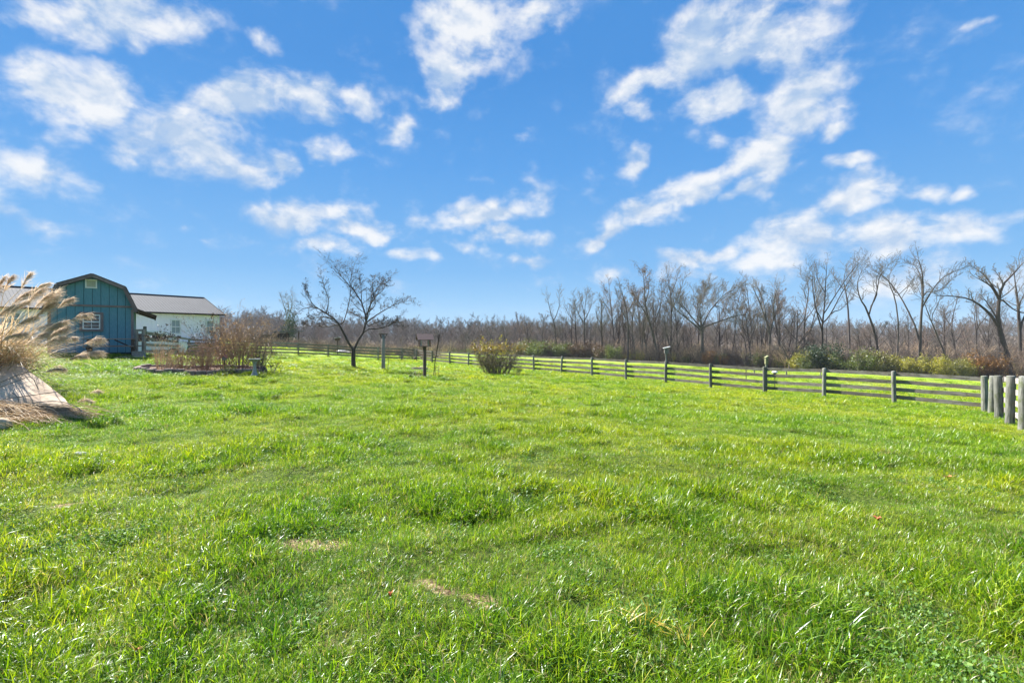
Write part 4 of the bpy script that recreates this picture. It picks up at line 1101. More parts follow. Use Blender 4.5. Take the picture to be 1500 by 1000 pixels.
def tree_meshes(sk, split=1, name='tree'):
    g0 = sk.groups(0, split); g1 = sk.groups(split+1, 4)
    return (tubes_mesh('trunk', g0), tubes_mesh('crown', g1) if g1 else None)
def place_tree(name, loc, label, cat, meshes, mats, group=None, rz=0, scl=1.0, extra=None):
    t = empty(name, loc, label, cat, group, rz); t.scale = (scl, scl, scl)
    link_mesh('trunk', meshes[0], mats[0], t)
    if meshes[1]: link_mesh('crown', meshes[1], mats[1], t)
    if extra: link_mesh('dead_leaves', extra[0], extra[1], t)
    return t
def guided(seed, base_px, base_d, limbs, rad, counts, ratios, angles, depth=.35, t0=.3, wander=None, trop=None, rmin=.02, ground=True, n=(12,10), trunk_twigs=True, spray=3, limbk=1.0):
    """limbs: [(parent index or -1, radius factor, [(px,py)...])] seen in the photo; each limb gets its own depth run"""
    kw = {}
    if wander: kw['wander'] = wander
    if trop: kw['trop'] = trop
    sk = Skel(seed, **kw); bx, by = at(base_px, base_d); bz = TZ(bx, by); s = base_d/F
    done = []
    for li, (par, rf, pts) in enumerate(limbs):
        L = [np.array([(px-base_px)*s, 0., zpx(py, base_d)-bz]) for px, py in pts]
        if par < 0 and ground: L[0][2] = -.3
        P = smoothline(L, n[0] if par < 0 else n[1])
        if par >= 0:
            Q, QR = done[par]; j = int(np.argmin(np.abs(Q[:, 0]-P[0, 0])+np.abs(Q[:, 2]-P[0, 2]))); y0 = Q[j, 1]
            length = np.linalg.norm(P[-1]-P[0]); sl = sk.r.uniform(-1, 1)
            sl = math.copysign(max(.25, abs(sl)), sl)
            P[:, 1] = y0+np.linspace(0, 1, len(P))**1.1*sl*length*depth*1.6
            P[0] = Q[j]; r0 = min(QR[j]*.85, rad*rf*limbk)
        else: r0 = rad*rf; P[:, 1] = np.cumsum(sk.r.normal(0, .01*base_d/20, len(P)))
        R = np.interp(np.linspace(0, 1, len(P)), [0, .06, .55, 1], [r0*(1.25 if par < 0 else 1), r0, r0*.55, r0*.12] if trunk_twigs or par >= 0 else [r0*1.25, r0*1.02, r0*.92, r0*.85])
        done.append((P, R)); sk.add(0 if par < 0 else 1, P, R)
    for li, (par, rf, pts) in enumerate(limbs):
        P, R = done[li]
        if par < 0 and not trunk_twigs: continue
        rt = ratios if par >= 0 else (ratios[0], ratios[1]*.5)+tuple(ratios[2:])
        sk.grow(P, R, 1, counts, rt, angles, t0 if par >= 0 else .5, rmin)
        for q in range(spray):      # the leader runs out in a spray of fine shoots
            d = unit(P[-1]-P[-3])+sk.r.normal(0, .30, 3); l = np.linalg.norm(np.diff(P, axis=0), axis=1).sum()
            j = len(P)-1-q; Pc, Rc = sk.limb(P[j], d, l*(.15 if par < 0 else .30)*sk.r.uniform(.7, 1.2), max(rmin, R[j]*.8), 2, .4); sk.grow(Pc, Rc, 2, counts, ratios, angles, .1, rmin)
    return sk, (bx, by, bz)
def leafy_from(sk, rng, per, size, tint=.5, spread=.15, which=3, aspect=.6):
    pts = []
    for lv in (which, which+1):
        for P, R in sk.lv.get(lv, []): pts.append(P[1:])
    pts = np.concatenate(pts); n = int(len(pts)*per); c = pts[rng.integers(0, len(pts), n)]+rng.normal(0, spread, (n, 3))
    return join_bl('dead_leaves', [leaves_at(rng, c, size, tint, aspect)])

# apple tree in the lawn
def apple():
    Z4 = lambda L: [(400+x*.2, 360+y*.2) for x, y in L]
    limbs = [(-1, 1.0, Z4([(590,892),(588,830),(590,765)])),
     (0, .72, Z4([(588,770),(548,695),(505,600),(470,545),(400,490),(330,455),(260,460),(200,510)])),
     (0, .80, Z4([(592,765),(615,690),(640,640),(655,560),(640,500),(600,400),(540,320),(470,250),(400,180),(335,125)])),
     (2, .42, Z4([(655,560),(720,500),(800,440),(860,400),(935,378)])),
     (2, .35, Z4([(645,610),(760,605),(850,580),(905,540)])),
     (2, .38, Z4([(650,580),(620,540),(560,500),(480,475)])),
     (1, .38, Z4([(508,605),(520,500),(525,350),(505,200),(503,100)])),
     (2, .38, Z4([(655,560),(680,470),(740,380),(820,320),(848,275)])),
     (2, .28, Z4([(600,400),(592,300),(565,180)])),
     (1, .30, Z4([(490,575),(400,592),(300,585),(190,590)])),
     (2, .33, Z4([(655,540),(690,330),(735,210)])),
     (1, .30, Z4([(475,548),(380,522),(300,530),(225,555)])),
     (1, .25, Z4([(400,490),(440,420),(430,330),(420,250)])),
     (2, .30, Z4([(650,600),(730,560),(820,545),(900,580)])),
     (2, .3, Z4([(640,500),(720,420),(700,300),(715,230)])),
     (1, .25, Z4([(330,455),(290,400),(250,340),(245,290)]))]
    sk, loc = guided(4, 518.5, 24.0, limbs, .112, (0, 15, 8, 4), (.0, .25, .5, .55), (0, 48, 50, 45), depth=.45, wander=(.03,.05,.10,.13,.15), trop=(0,.03,.03,.02,.0), rmin=.0042, trunk_twigs=False, spray=1, limbk=.72)
    rng = np.random.default_rng(8)
    ms = tree_meshes(sk); lf = leafy_from(sk, rng, .035, .075, .3, .05)
    place_tree('apple_tree', loc, 'small bare apple tree with spreading low limbs standing alone in the lawn', 'tree', ms, (M['bark_apple'], M['twig_dk']), extra=(lf, M['leaf_dark']))
M['bark_apple'] = bark_mat('brown_apple_bark', (.05,.038,.032), (.13,.10,.085), (.09,.07,.06))
M['twig_dk'] = bark_mat('dark_apple_twigs', (.06,.048,.042), (.14,.11,.10), (.10,.08,.07))
apple()

def treeline_d(px): return float(np.interp(px, [300,600,800,900,1030,1120,1200,1345,1450,1700], [150,140,112,105,97,90,82,75,70,66]))
HC = ((0, 9, 6, 3), (.0, .34, .46, .5), (0, 38, 42, 42))
def hero(seed, px, label, limbs, rad=.28, dd=0, bark='bark', twig='twig', cfg=HC, leaves=None, name='woodland_tree', cat='tree', depth=.35):
    d = treeline_d(px)+dd
    sk, loc = guided(seed, px, d, limbs, rad*.82, *cfg, depth=depth, rmin=.018, spray=2)
    ms = tree_meshes(sk); ex = None
    if leaves:
        rng = np.random.default_rng(seed); ex = (leafy_from(sk, rng, leaves[0], leaves[1], .5, .3), M[leaves[2]])
    place_tree(name, loc, label, cat, ms, (M[bark], M[twig]), 'tall bare trees along the creek', extra=ex)
def heroes():
    hero(21, 1347, 'tall multi-stemmed bare tree rising straight up, just left of the steeply leaning trunk', [
      (-1,1,[(1347,548),(1348,500),(1350,462),(1352,425),(1350,395),(1346,383)]), (0,.6,[(1348,495),(1338,440),(1331,405),(1323,386)]),
      (0,.5,[(1351,450),(1368,412),(1388,396)]), (0,.45,[(1351,438),(1357,402),(1355,382)]), (1,.4,[(1336,432),(1325,408),(1316,396)]),(0,.4,[(1352,428),(1372,425),(1385,408)])])
    hero(22, 1393, 'slender bare tree whose long trunk leans steeply to the left above the fence', [
      (-1,1,[(1393,549),(1380,512),(1366,478),(1354,446),(1341,415)]), (0,.4,[(1362,466),(1372,440),(1374,418)]), (0,.35,[(1350,438),(1336,430),(1328,415)])], .17)
    hero(23, 1289, 'dark bare tree leaning left with a broken stub on its trunk and a forked top', [
      (-1,1,[(1289,537),(1283,495),(1270,456),(1259,436),(1256,415),(1262,397)]), (0,.55,[(1272,460),(1276,430),(1272,408),(1276,392)]), (0,.5,[(1271,456),(1282,432),(1279,408),(1286,395)]),(0,.3,[(1284,500),(1293,482),(1294,476)])], .24, bark='bark_dark')
    hero(24, 1316, 'slim bare tree with a sinuous trunk ending in a two-armed fork', [
      (-1,1,[(1315,543),(1315,505),(1316,475),(1311,437),(1304,420),(1302,404),(1308,394)]), (0,.6,[(1311,437),(1323,420),(1329,408)])], .17, cfg=((0,6,4,3),(.0,.3,.4,.5),(0,45,45,45)))
    hero(25, 1204, 'tall bare tree with many upswept limbs rising from the dark ivy-covered base', [
      (-1,1,[(1204,541),(1204,510),(1204,481),(1207,452),(1210,416),(1212,386)]), (0,.6,[(1204,484),(1193,456),(1185,428),(1181,405)]), (0,.65,[(1205,474),(1222,458),(1242,430),(1262,406),(1270,394)]),
      (0,.5,[(1206,462),(1218,432),(1232,402),(1236,390)]), (0,.45,[(1205,470),(1195,448),(1198,420),(1197,398)]), (2,.4,[(1224,456),(1238,452),(1256,436)]), (0,.4,[(1209,430),(1201,405),(1204,388)])], .27, bark='bark_dark')
    hero(26, 1243, 'straight bare tree with a single tall trunk behind the yellow bushes', [
      (-1,1,[(1244,521),(1242,458),(1239,430),(1236,412),(1240,392)]), (0,.4,[(1240,440),(1255,420),(1266,404)]), (0,.4,[(1238,428),(1228,412),(1222,400)])], .22, 14)
    hero(27, 1127, 'bare tree whose greyish trunk divides into a wide fan behind the mossy nest box', [
      (-1,1,[(1127,538),(1127,510),(1128,488),(1121,464),(1113,442),(1104,424)]), (0,.75,[(1128,488),(1137,466),(1147,450),(1152,430),(1151,418)]), (0,.5,[(1122,466),(1124,440),(1120,416)]), (1,.45,[(1137,466),(1135,440),(1138,420)]), (0,.4,[(1128,488),(1118,478),(1108,479)]),(0,.4,[(1115,447),(1117,430),(1112,416)])], .36)
    hero(28, 1027, 'broad-crowned bare tree with dense arching limbs above the fence', [
      (-1,1.1,[(1027,533),(1028,508),(1028,484),(1027,466)]), (0,.6,[(1027,480),(1015,462),(1006,444),(1000,425)]), (0,.6,[(1027,468),(1020,445),(1024,420)]), (0,.6,[(1028,478),(1045,456),(1063,442),(1082,440)]),
      (0,.55,[(1027,468),(1038,444),(1052,424)]), (0,.5,[(1028,480),(1052,470),(1075,462),(1090,466)]), (0,.5,[(1027,484),(1012,470),(996,456),(990,448)]), (0,.45,[(1027,468),(1032,440),(1038,421)]), (3,.4,[(1045,456),(1060,432),(1074,424)]),(1,.4,[(1012,458),(998,446),(992,432)]),(3,.4,[(1058,445),(1072,452),(1090,452)])],
      .50, cfg=((0, 16, 9, 4), (.0, .42, .5, .5), (0, 36, 38, 40)), depth=.5)
    hero(29, 965, 'tall tree still carrying rust-coloured dead leaves in its crown', [
      (-1,1,[(966,529),(958,495),(946,450),(944,420),(942,400)]), (0,.6,[(950,466),(938,440),(930,420)]), (0,.5,[(945,445),(953,420),(949,398)]), (0,.5,[(954,480),(968,450),(972,420)]), (0,.4,[(946,450),(932,448),(922,432)])],
      .30, leaves=(.55,.20,'leaf_brown'), twig='twig_red')
    hero(30, 920, 'straight bare tree with many upright shoots left of the rust-leaved tree', [
      (-1,1,[(920,527),(920,480),(918,455),(912,430),(908,420)]), (0,.5,[(918,462),(930,440),(936,425)]), (0,.45,[(919,470),(908,450),(902,430)])], .26)
    hero(31, 856, 'bushy-crowned bare tree left of the middle of the far treeline', [
      (-1,1,[(856,526),(856,485),(856,462),(850,435)]), (0,.6,[(856,470),(866,450),(870,434)]), (0,.5,[(856,475),(846,458),(840,442)]), (0,.4,[(856,462),(858,440),(860,430)])], .26, cfg=((0, 10, 7, 3), (.0, .42, .45, .5), (0, 42, 45, 45)))
    hero(32, 815, 'slender pair-forked bare tree near the left end of the tall treeline', [
      (-1,1,[(816,523),(813,480),(806,455),(801,432)]), (0,.6,[(812,470),(820,445),(819,428)])], .2)
    hero(33, 983, 'tall bare tree with wispy vertical crown between the rust-leaved tree and the broad-crowned tree', [
      (-1,1,[(983,530),(983,480),(983,440),(980,415),(977,400)]), (0,.5,[(983,455),(992,430),(995,408)]), (0,.45,[(983,450),(973,430),(970,414)]),(0,.4,[(983,430),(988,412),(986,398)])], .24, 6)
    hero(34, 1482, 'large bare tree leaning left with one long limb reaching out left at the right edge', [
      (-1,1,[(1482,551),(1474,516),(1464,478),(1463,455),(1465,435),(1471,416),(1490,396),(1497,388)]), (0,.6,[(1463,474),(1447,451),(1431,437),(1410,432),(1391,431)]), (0,.55,[(1464,437),(1446,421),(1424,413),(1402,407)]), (0,.5,[(1464,436),(1456,406),(1448,388)]),
      (0,.35,[(1470,418),(1474,408),(1472,392)]),(0,.35,[(1463,470),(1457,445),(1456,430)]),(0,.35,[(1465,435),(1480,455),(1494,462)])], .42, bark='bark_dark', cfg=((0, 10, 6, 3), (.0, .33, .45, .5), (0, 42, 45, 45)))
    hero(35, 1495, 'upright bare tree at the extreme right edge behind the leaning one', [
      (-1,1,[(1494,552),(1494,475),(1490,430),(1486,400)]), (0,.6,[(1494,480),(1506,440),(1512,405)]), (0,.5,[(1493,470),(1482,445),(1478,425)])], .34, 6)
    hero(36, 1399, 'stunted dead tree with a broken side fork behind the yellow bushes', [
      (-1,1,[(1400,530),(1397,502),(1394,484),(1397,456),(1403,438)]), (0,.6,[(1398,503),(1409,488),(1412,479)]), (0,.4,[(1395,480),(1389,462),(1390,448)])], .2, 12)
    hero(37, 1177, 'slim bare tree with close upright limbs left of the ivy-covered tree', [
      (-1,1,[(1177,538),(1178,490),(1180,457),(1184,424),(1180,408)]), (0,.5,[(1179,470),(1190,450),(1192,430)]), (0,.4,[(1181,440),(1174,424),(1176,412)])], .22, 5)
    hero(38, 1158, 'small crooked bare tree low in front of the treeline', [
      (-1,1,[(1157,541),(1156,528),(1150,514),(1146,505)]), (0,.7,[(1156,526),(1162,515),(1166,505)]), (0,.5,[(1152,518),(1144,516),(1138,508)])], .22, -4, cfg=((0,7,5,3),(.0,.45,.5,.5),(0,50,45,45)))
    hero(39, 1430, 'thin bare tree with sparse upright twigs between the stunted tree and the large leaning tree', [
      (-1,1,[(1431,545),(1430,500),(1431,460),(1428,440)]), (0,.5,[(1430,490),(1420,460),(1418,440)]), (0,.5,[(1431,480),(1442,460),(1445,445)])], .15, 14)
    hero(40, 1085, 'pair of sapling stems standing alone in the pasture behind the long fence', [
      (-1,1,[(1092.5,553),(1092,540),(1088,520),(1086,505)]), (0,.8,[(1092,545),(1097,530),(1098,512)])], .06, -42, cfg=((0,7,4,2),(.0,.4,.5,.5),(0,45,45,45)), cat='sapling', name='sapling', twig='twig_red')
    hero(41, 430, 'isolated bare tree far behind the rear fence left of the apple tree', [
      (-1,1,[(421,512),(421,470),(417,450),(412,434)]), (0,.6,[(421,472),(428,452),(432,434)]), (0,.5,[(420,468),(424,450),(421,436)])], .22, -30, bark='bark_pale', twig='bark_pale')
heroes()

# generic bare trees, copied with shared meshes
def generic(seed, H, r, n1=9, c=(0, 7, 5, 3), crown0=.3, upang=32, leanx=0):
    sk = Skel(seed, wander=(.04,.08,.12,.16,.18), trop=(.03,.07,.05,.03,0))
    P, R = sk.limb((0, 0, -.3), (leanx, 0, 1), H*.92, r, 0, .2)
    rr = sk.r
    for k in range(n1):
        t = crown0+(1-crown0)*(k+.5)/n1; f = t*(len(P)-1.001); i = int(f); a = f-i; p = P[i]*(1-a)+P[i+1]*a; rad = R[i]*(1-a)+R[i+1]*a
        az = rr.uniform(0, 6.28); ang = math.radians(upang*rr.uniform(.7, 1.5)); d = (math.cos(az)*math.sin(ang), math.sin(az)*math.sin(ang), math.cos(ang))
        Pc, Rc = sk.limb(p, d, H*.42*(1-.55*(t-crown0)/(1-crown0))*rr.uniform(.7, 1.2), rad*.55, 1, .35); sk.grow(Pc, Rc, 1, c, (0,.42,.45,.5), (0,42,45,45), .2, .018)
    return sk
GEN = []
def build_generics():
    for k in range(9):
        rr = random.Random(k+50)
        sk = generic(60+k, rr.uniform(11, 15), rr.uniform(.14, .24), 9+k % 4, (0, 8, 5, 3), rr.uniform(.22, .5), rr.uniform(22, 42), rr.uniform(-.12, .12))
        GEN.append(tree_meshes(sk))
build_generics()
NEAR = [(518,'apple tree'),(561,'tall bleached post'),(622,'roofed bird feeder'),(728,'rose thicket'),(815,'slender pair-forked tree'),(856,'bushy-crowned tree'),(920,'straight many-shooted tree'),(965,'rust-leaved tree'),
        (1027,'broad-crowned tree'),(1127,'fan-shaped nest-box tree'),(1204,'ivy-covered tree'),(1289,'dark left-leaning tree'),(1347,'tall multi-stemmed tree'),(1482,'large leaning tree')]
def near(px):
    x, n = min(NEAR, key=lambda q: abs(q[0]-px)); return ('left' if px < x else 'right'), n
def copy_tree_thing(src_meshes, mats, loc, rz, scl, label, group, name='woodland_tree', cat='tree'):
    return place_tree(name, loc, label, cat, src_meshes, mats, group, rz, scl)
def rows():
    rr = random.Random(77)
    zones = [(440, 600, 'thin bare tree in the far woods seen between the apple tree limbs', 'woods behind the apple tree', 16, -8, 20),
             (600, 700, 'thin bare tree in the far woods behind the roofed bird feeder', 'woods behind the bird feeder', 14, -8, 18),
             (700, 830, 'bare tree in the crowded woods behind the rose thicket in the lawn', 'woods behind the rose thicket', 24, -3, 20),
             (830, 1000, 'bare grey tree crowded among others left of the broad-crowned tree', 'woods left of the broad-crowned tree', 36, -1, 22),
             (1000, 1190, 'bare grey tree crowded behind the broad-crowned tree and the nest box tree', 'woods behind the broad-crowned tree', 30, 3, 24),
             (1190, 1345, 'slim bare tree in the back rows behind the yellow bushes', 'back-row trees behind the yellow bushes', 20, 6, 28),
             (1345, 1600, 'slim bare tree in the back rows behind the right end of the long fence', 'back-row trees behind the right end of the fence', 24, 8, 28)]
    for (a, b, lab, grp, n, d0, d1) in zones:
        for i in range(n):
            px = a+(b-a)*(i+rr.random())/n; d = treeline_d(px)+rr.uniform(d0, d1); x, y = at(px, d)
            s = rr.uniform(.75, 1.35)*(1.0 if px > 790 else .52+.2*(px > 700))
            if rr.random() < .3: s *= .6
            if px > 1180: s *= rr.uniform(.5, .8)
            elif px < 900: s *= .86
            bk = rr.choice(['bark', 'bark_dark', 'bark', 'bark_dark']); tw = rr.choice(['twig', 'twig', 'twig', 'twig_red'])
            g = rr.randrange(len(GEN))
            sd, nm = near(px); lab = '%s %s bare tree in the crowd, %s of the %s' % ('tall' if s > .95 else 'low' if s < .6 else 'mid-sized', {'bark':'grey', 'bark_dark':'dark-trunked', 'bark_pale':'pale-trunked'}[bk], sd, nm)
            place_tree('woodland_tree', (x, y, TZ(x, y)), lab, 'tree', variant(g, bk, tw), (M[bk], M[tw]), 'crowded back-row trees near the '+nm, rr.uniform(0, 6.28), s)
_var = {}
def variant(g, bk, tw):
    k = (g, bk, tw)
    if k not in _var:
        a = GEN[g][0].copy(); b = GEN[g][1].copy(); a.materials.clear(); b.materials.clear(); a.materials.append(M[bk]); b.materials.append(M[tw]); _var[k] = (a, b)
    return _var[k]
rows()

# ------------------------------------------------------------------ wooded hillside and thicket (masses)
def brush_mesh(seed, H, n, leaf=None, tint=.5):
    sk = Skel(seed, wander=(.08,.12,.15,.2,.2), trop=(.02,.03,.03,.0,0), npts=(6,6,5,4,4)); rr = sk.r
    for k in range(n):
        az = rr.uniform(0, 6.28); a = abs(rr.normal(0, .4)); d = (math.cos(az)*math.sin(a), math.sin(az)*math.sin(a), math.cos(a)); r0 = rr.uniform(0, H*.22)
        P, R = sk.limb((r0*math.cos(az), r0*math.sin(az), -.1), d, H*rr.uniform(.5, 1.0), .022*H/4, 1, .3); sk.grow(P, R, 2, (0, 0, 6, 4), (0, 0, .4, .5), (0, 0, 40, 45), .2, .010)
    me = tubes_mesh('brush', sk.groups(0, 4)); return me, sk
def masses():
    rng = np.random.default_rng(31)
    ms = []; mt = []
    import itertools
    for k in range(6):      # whole small trees as one mesh
        sk = generic(200+k, 13, .10, 13, (0, 6, 4, 2), .12, 50, .25*math.sin(k*2.)); g = sk.groups(0, 4)
        g = [(P, R*(1.0 if s > 6 else 2.0), s) for P, R, s in g]
        ms.append(tubes_mesh('far_tree', g)); mt.append(M[['twig', 'twig', 'twig_red', 'twig', 'twig', 'bark'][k]])
    col = hidden_collection('hill_tree', ms, mt)
    P = []; R = []; S = []; I = []
    def band(r0, r1, n, a0, a1, s0, s1):
        r = np.sqrt(rng.uniform(r0*r0, r1*r1, n)); a = rng.uniform(a0, a1, n); x = r*np.sin(a); y = r*np.cos(a)
        px = 750+F*np.tan(np.clip(a, -1.2, 1.2)); d = y; lim = np.interp(px, [300,600,800,900,1030,1120,1200,1345,1450,1700], [150,140,112,105,97,90,82,75,70,66])+16
        ok = (d > lim) & ~((a < -.45) & (r < 175)); x, y, a, r = x[ok], y[ok], a[ok], r[ok]; z = terr(x, y)
        P.append(np.stack([x, y, z-.3], -1)); s = rng.uniform(s0, s1, len(x))*np.interp(a, [.3, .5], [1, .72]); R.append(np.stack([np.zeros(len(x)), np.zeros(len(x)), rng.uniform(0, 6.28, len(x))], -1))
        S.append(np.stack([s, s, s*rng.uniform(.85, 1.1, len(x))], -1)); I.append(rng.integers(0, 6, len(x)))
    band(95, 160, 260, -.5, .95, .35, .85)
    band(150, 260, 1100, -1.0, 1.0, .45, 1.05)
    band(260, 400, 2200, -1.05, 1.05, .55, 1.15)
    scatter('hillside_woods', col, np.concatenate(P), np.concatenate(R), np.concatenate(S), np.concatenate(I), 'stuff', 'grey leafless woods covering the far hillside', 'woods')
    # thicket of brush under the trees
    ms = []; mt = []
    for k in range(4):
        me, sk = brush_mesh(300+k, 4.0, 13); ms.append(me); mt.append(M[['twig', 'twig_red', 'bark', 'twig_tan'][k]])
    for k in range(4):
        me, sk = brush_mesh(320+k, 2.6, 10); n = 700; pts = np.concatenate([p[1:] for p, r in sk.lv[3]]) if 3 in sk.lv else np.zeros((1, 3))
        c = pts[rng.integers(0, len(pts), n)]+rng.normal(0, .22, (n, 3)); c[:, 2] = np.abs(c[:, 2])
        ms.append(join_bl('leafy_brush', [leaves_at(rng, c, .17, .45, .7)])); mt.append(M[['leaf_green', 'leaf_yellow', 'leaf_brown', 'leaf_green'][k]])
    col = hidden_collection('thicket_bush', ms, mt)
    P = []; S = []; I = []
    px = rng.uniform(430, 1600, 3000); d = np.interp(px, [300,600,800,900,1030,1120,1200,1345,1450,1700], [150,140,112,105,97,90,82,75,70,66])+rng.uniform(-2, 34, len(px))**1.0
    x = (px-750)/F*d; z = terr(x, d); n = len(px)
    leafy = rng.uniform(0, 1, n) < .30
    I = np.where(leafy, rng.integers(4, 8, n), rng.integers(0, 4, n)); s = rng.uniform(.6, 1.3, n)*np.where(px < 760, .8, 1)
    s = np.where(leafy, s*.8, s)
    q = 420; px2 = rng.uniform(330, 650, q); d2 = rng.uniform(57, 88, q); x2 = (px2-750)/F*d2
    x = np.concatenate([x, x2]); d = np.concatenate([d, d2]); z = terr(x, d); n = len(x)
    I = np.concatenate([I, np.where(rng.uniform(0, 1, q) < .12, 6, rng.integers(0, 4, q))]); s = np.concatenate([s, rng.uniform(.28, .5, q)])
    scatter('thicket', col, np.stack([x, d, z-.1], -1), np.stack([np.zeros(n), np.zeros(n), rng.uniform(0, 6.28, n)], -1), np.stack([s, s, s], -1), I, 'stuff', 'tangled brown brush growing under the trees along the creek', 'thicket')
masses()

M['leaf_olive'] = leafmat('shrub_leaves_olive', [(0,(.06,.07,.02)),(.5,(.17,.17,.045)),(1,(.30,.27,.07))], .4, .03)
# individually visible bushes at the foot of the treeline
def bushes():
    rng = np.random.default_rng(41); rr = random.Random(5)
    var = []
    for k in range(3):
        me, sk = brush_mesh(350+k, 2.6, 16); pts = np.concatenate([p[1:] for p, r in sk.lv[3]]); n = 2600
        c = pts[rng.integers(0, len(pts), n)]+rng.normal(0, .20, (n, 3)); c[:, 2] = np.abs(c[:, 2])
        var.append((me, join_bl('foliage', [leaves_at(rng, c, .14, .5, .7)])))
    def bush(px, dd, s, m, label, group=None, flat=1.0):
        d = treeline_d(px)+dd; x, y = at(px, d); i = rr.randrange(3)
        if group:
            sd, nm = near(px); hue = {'leaf_yellow':'bright yellow-green', 'leaf_green':'dull green', 'leaf_olive':'olive', 'leaf_brown':'brown', 'leaf_orange':'orange-brown'}[m]
            label = '%s %s bush under the trees, %s of the %s' % ('large' if s > .9 else 'small', hue, sd, nm); group = 'bushes at the foot of the trees near the '+nm
        t = empty('bush', (x, y, TZ(x, y)), label, 'bush', group, rr.uniform(0, 6)); s *= 1.3; t.scale = (s, s, s*flat)
        a = var[i][0].copy(); a.materials.clear(); link_mesh('stem', a, M['twig'], t)
        b = var[i][1].copy(); b.materials.clear(); link_mesh('foliage', b, M[m], t)
    for px in (1172,1181,1219,1229,1240,1252,1262,1273,1285,1298,1311,1325):
        bush(px, rr.uniform(-6, -2), rr.uniform(.7, 1.15), rr.choice(['leaf_yellow', 'leaf_green', 'leaf_olive', 'leaf_brown']), 'yellow-green bush under the tall trees between the ivy-covered base and the multi-stemmed tree', 'yellow bushes right of the ivy-covered base')
    for px in (1336,1350,1362,1374,1386,1398,1409,1420):
        bush(px, rr.uniform(-6, -2), rr.uniform(.65, 1.15), rr.choice(['leaf_yellow', 'leaf_yellow', 'leaf_olive']), 'bright yellow bush behind the right half of the long fence', 'bright yellow bushes near the leaning trunk')
    for px in (1431,1442,1456):
        bush(px, -2, rr.uniform(.8, 1.2), 'leaf_orange', 'orange-brown bush behind the right end of the long fence', 'orange bushes behind the fence end')
    for px in (1007,1016,1036,1048,1060,1076,1088,1100,1112,1140,1150,1162):
        bush(px, rr.uniform(-3, 2), rr.uniform(.55, .9), rr.choice(['leaf_yellow', 'leaf_orange', 'leaf_green', 'leaf_brown']), 'small autumn-coloured bush among trunks around the broad-crowned tree', 'small bushes around the broad-crowned tree')
    for px in (762,772,783,792,801,812,822,834,846,862,878,895):
        bush(px, rr.uniform(-6, -1), rr.uniform(.9, 1.35), rr.choice(['leaf_green', 'leaf_brown', 'leaf_olive', 'leaf_green']), 'dull olive bush at the foot of the woods right of the rose thicket', 'olive bushes at the foot of the woods', .85)
    for px, s in ((1198, 1.25), (1209, 1.35)):
        bush(px, -3, s, 'evergreen', 'dark evergreen bush hugging the base of the ivy-covered tree, %s one' % ('left' if px < 1200 else 'right'))
    d = 110; x, y = at(425, d)
    t = empty('bush', (x, y, TZ(x, y)), 'small dark round evergreen behind the open shelter', 'bush'); t.scale = (1.1, 1.1, 3.4)
    b = var[0][1].copy(); b.materials.clear(); link_mesh('foliage', b, M['evergreen'], t)
bushes()

# ------------------------------------------------------------------ flower bed
M['leaf_tan'] = leafmat('dry_leaves_tan', [(0,(.14,.08,.05)),(.5,(.27,.17,.11)),(1,(.42,.30,.2))], .35, .03)
M['twig_tanred'] = bark_mat('tan_red_twigs', (.17,.11,.075), (.34,.235,.17), (.25,.17,.12))
def bed():
    cx, cy = BED_C; rx, ry = BED_R; z = TZ(cx, cy)
    b = empty('flower_bed', (cx, cy, z), 'oval mulched flower bed edged with mauve stones in the left part of the lawn', 'flower bed')
    rng = np.random.default_rng(2); rr = random.Random(2)
    nr, na = 14, 60; vs = [(0, 0, .10)]; fs = []
    for i in range(1, nr+1):
        for k in range(na):
            a = 2*math.pi*k/na; f = i/nr; x = rx*f*math.cos(a)*.985; y = ry*f*math.sin(a)*.985
            zz = TZ(cx+x, cy+y)-z+.055+.05*(1-f)+rr.uniform(-.015, .015)-(.12 if i == nr else 0); vs.append((x, y, zz))
    for k in range(na): fs.append((0, 1+k, 1+(k+1) % na))
    for i in range(nr-1):
        for k in range(na): fs.append((1+i*na+k, 1+(i+1)*na+k, 1+(i+1)*na+(k+1) % na, 1+i*na+(k+1) % na))
    m = MB(); m.add(vs, fs); m.build('mulch', M['mulch'], b, True)
    per = 40
    var = []
    for v in range(3):
        q = MB(); q.box((0, 0, .0), (.275, .13, .17), bev=.02); var.append(q.mesh('edging_stone'))
    for k in range(per):
        a = 2*math.pi*k/per; x = rx*math.cos(a); y = ry*math.sin(a); t = math.atan2(ry*math.cos(a), -rx*math.sin(a))
        o = link_mesh('edging_stone', var[k % 3], M['edging'], b); o.location = (x, y, TZ(cx+x, cy+y)-z+.085+rr.uniform(-.01, .01)); o.rotation_euler = (rr.uniform(-.05, .05), rr.uniform(-.05, .05), t+rr.uniform(-.05, .05)); o.scale = (1.05, 1, 1)
bed()
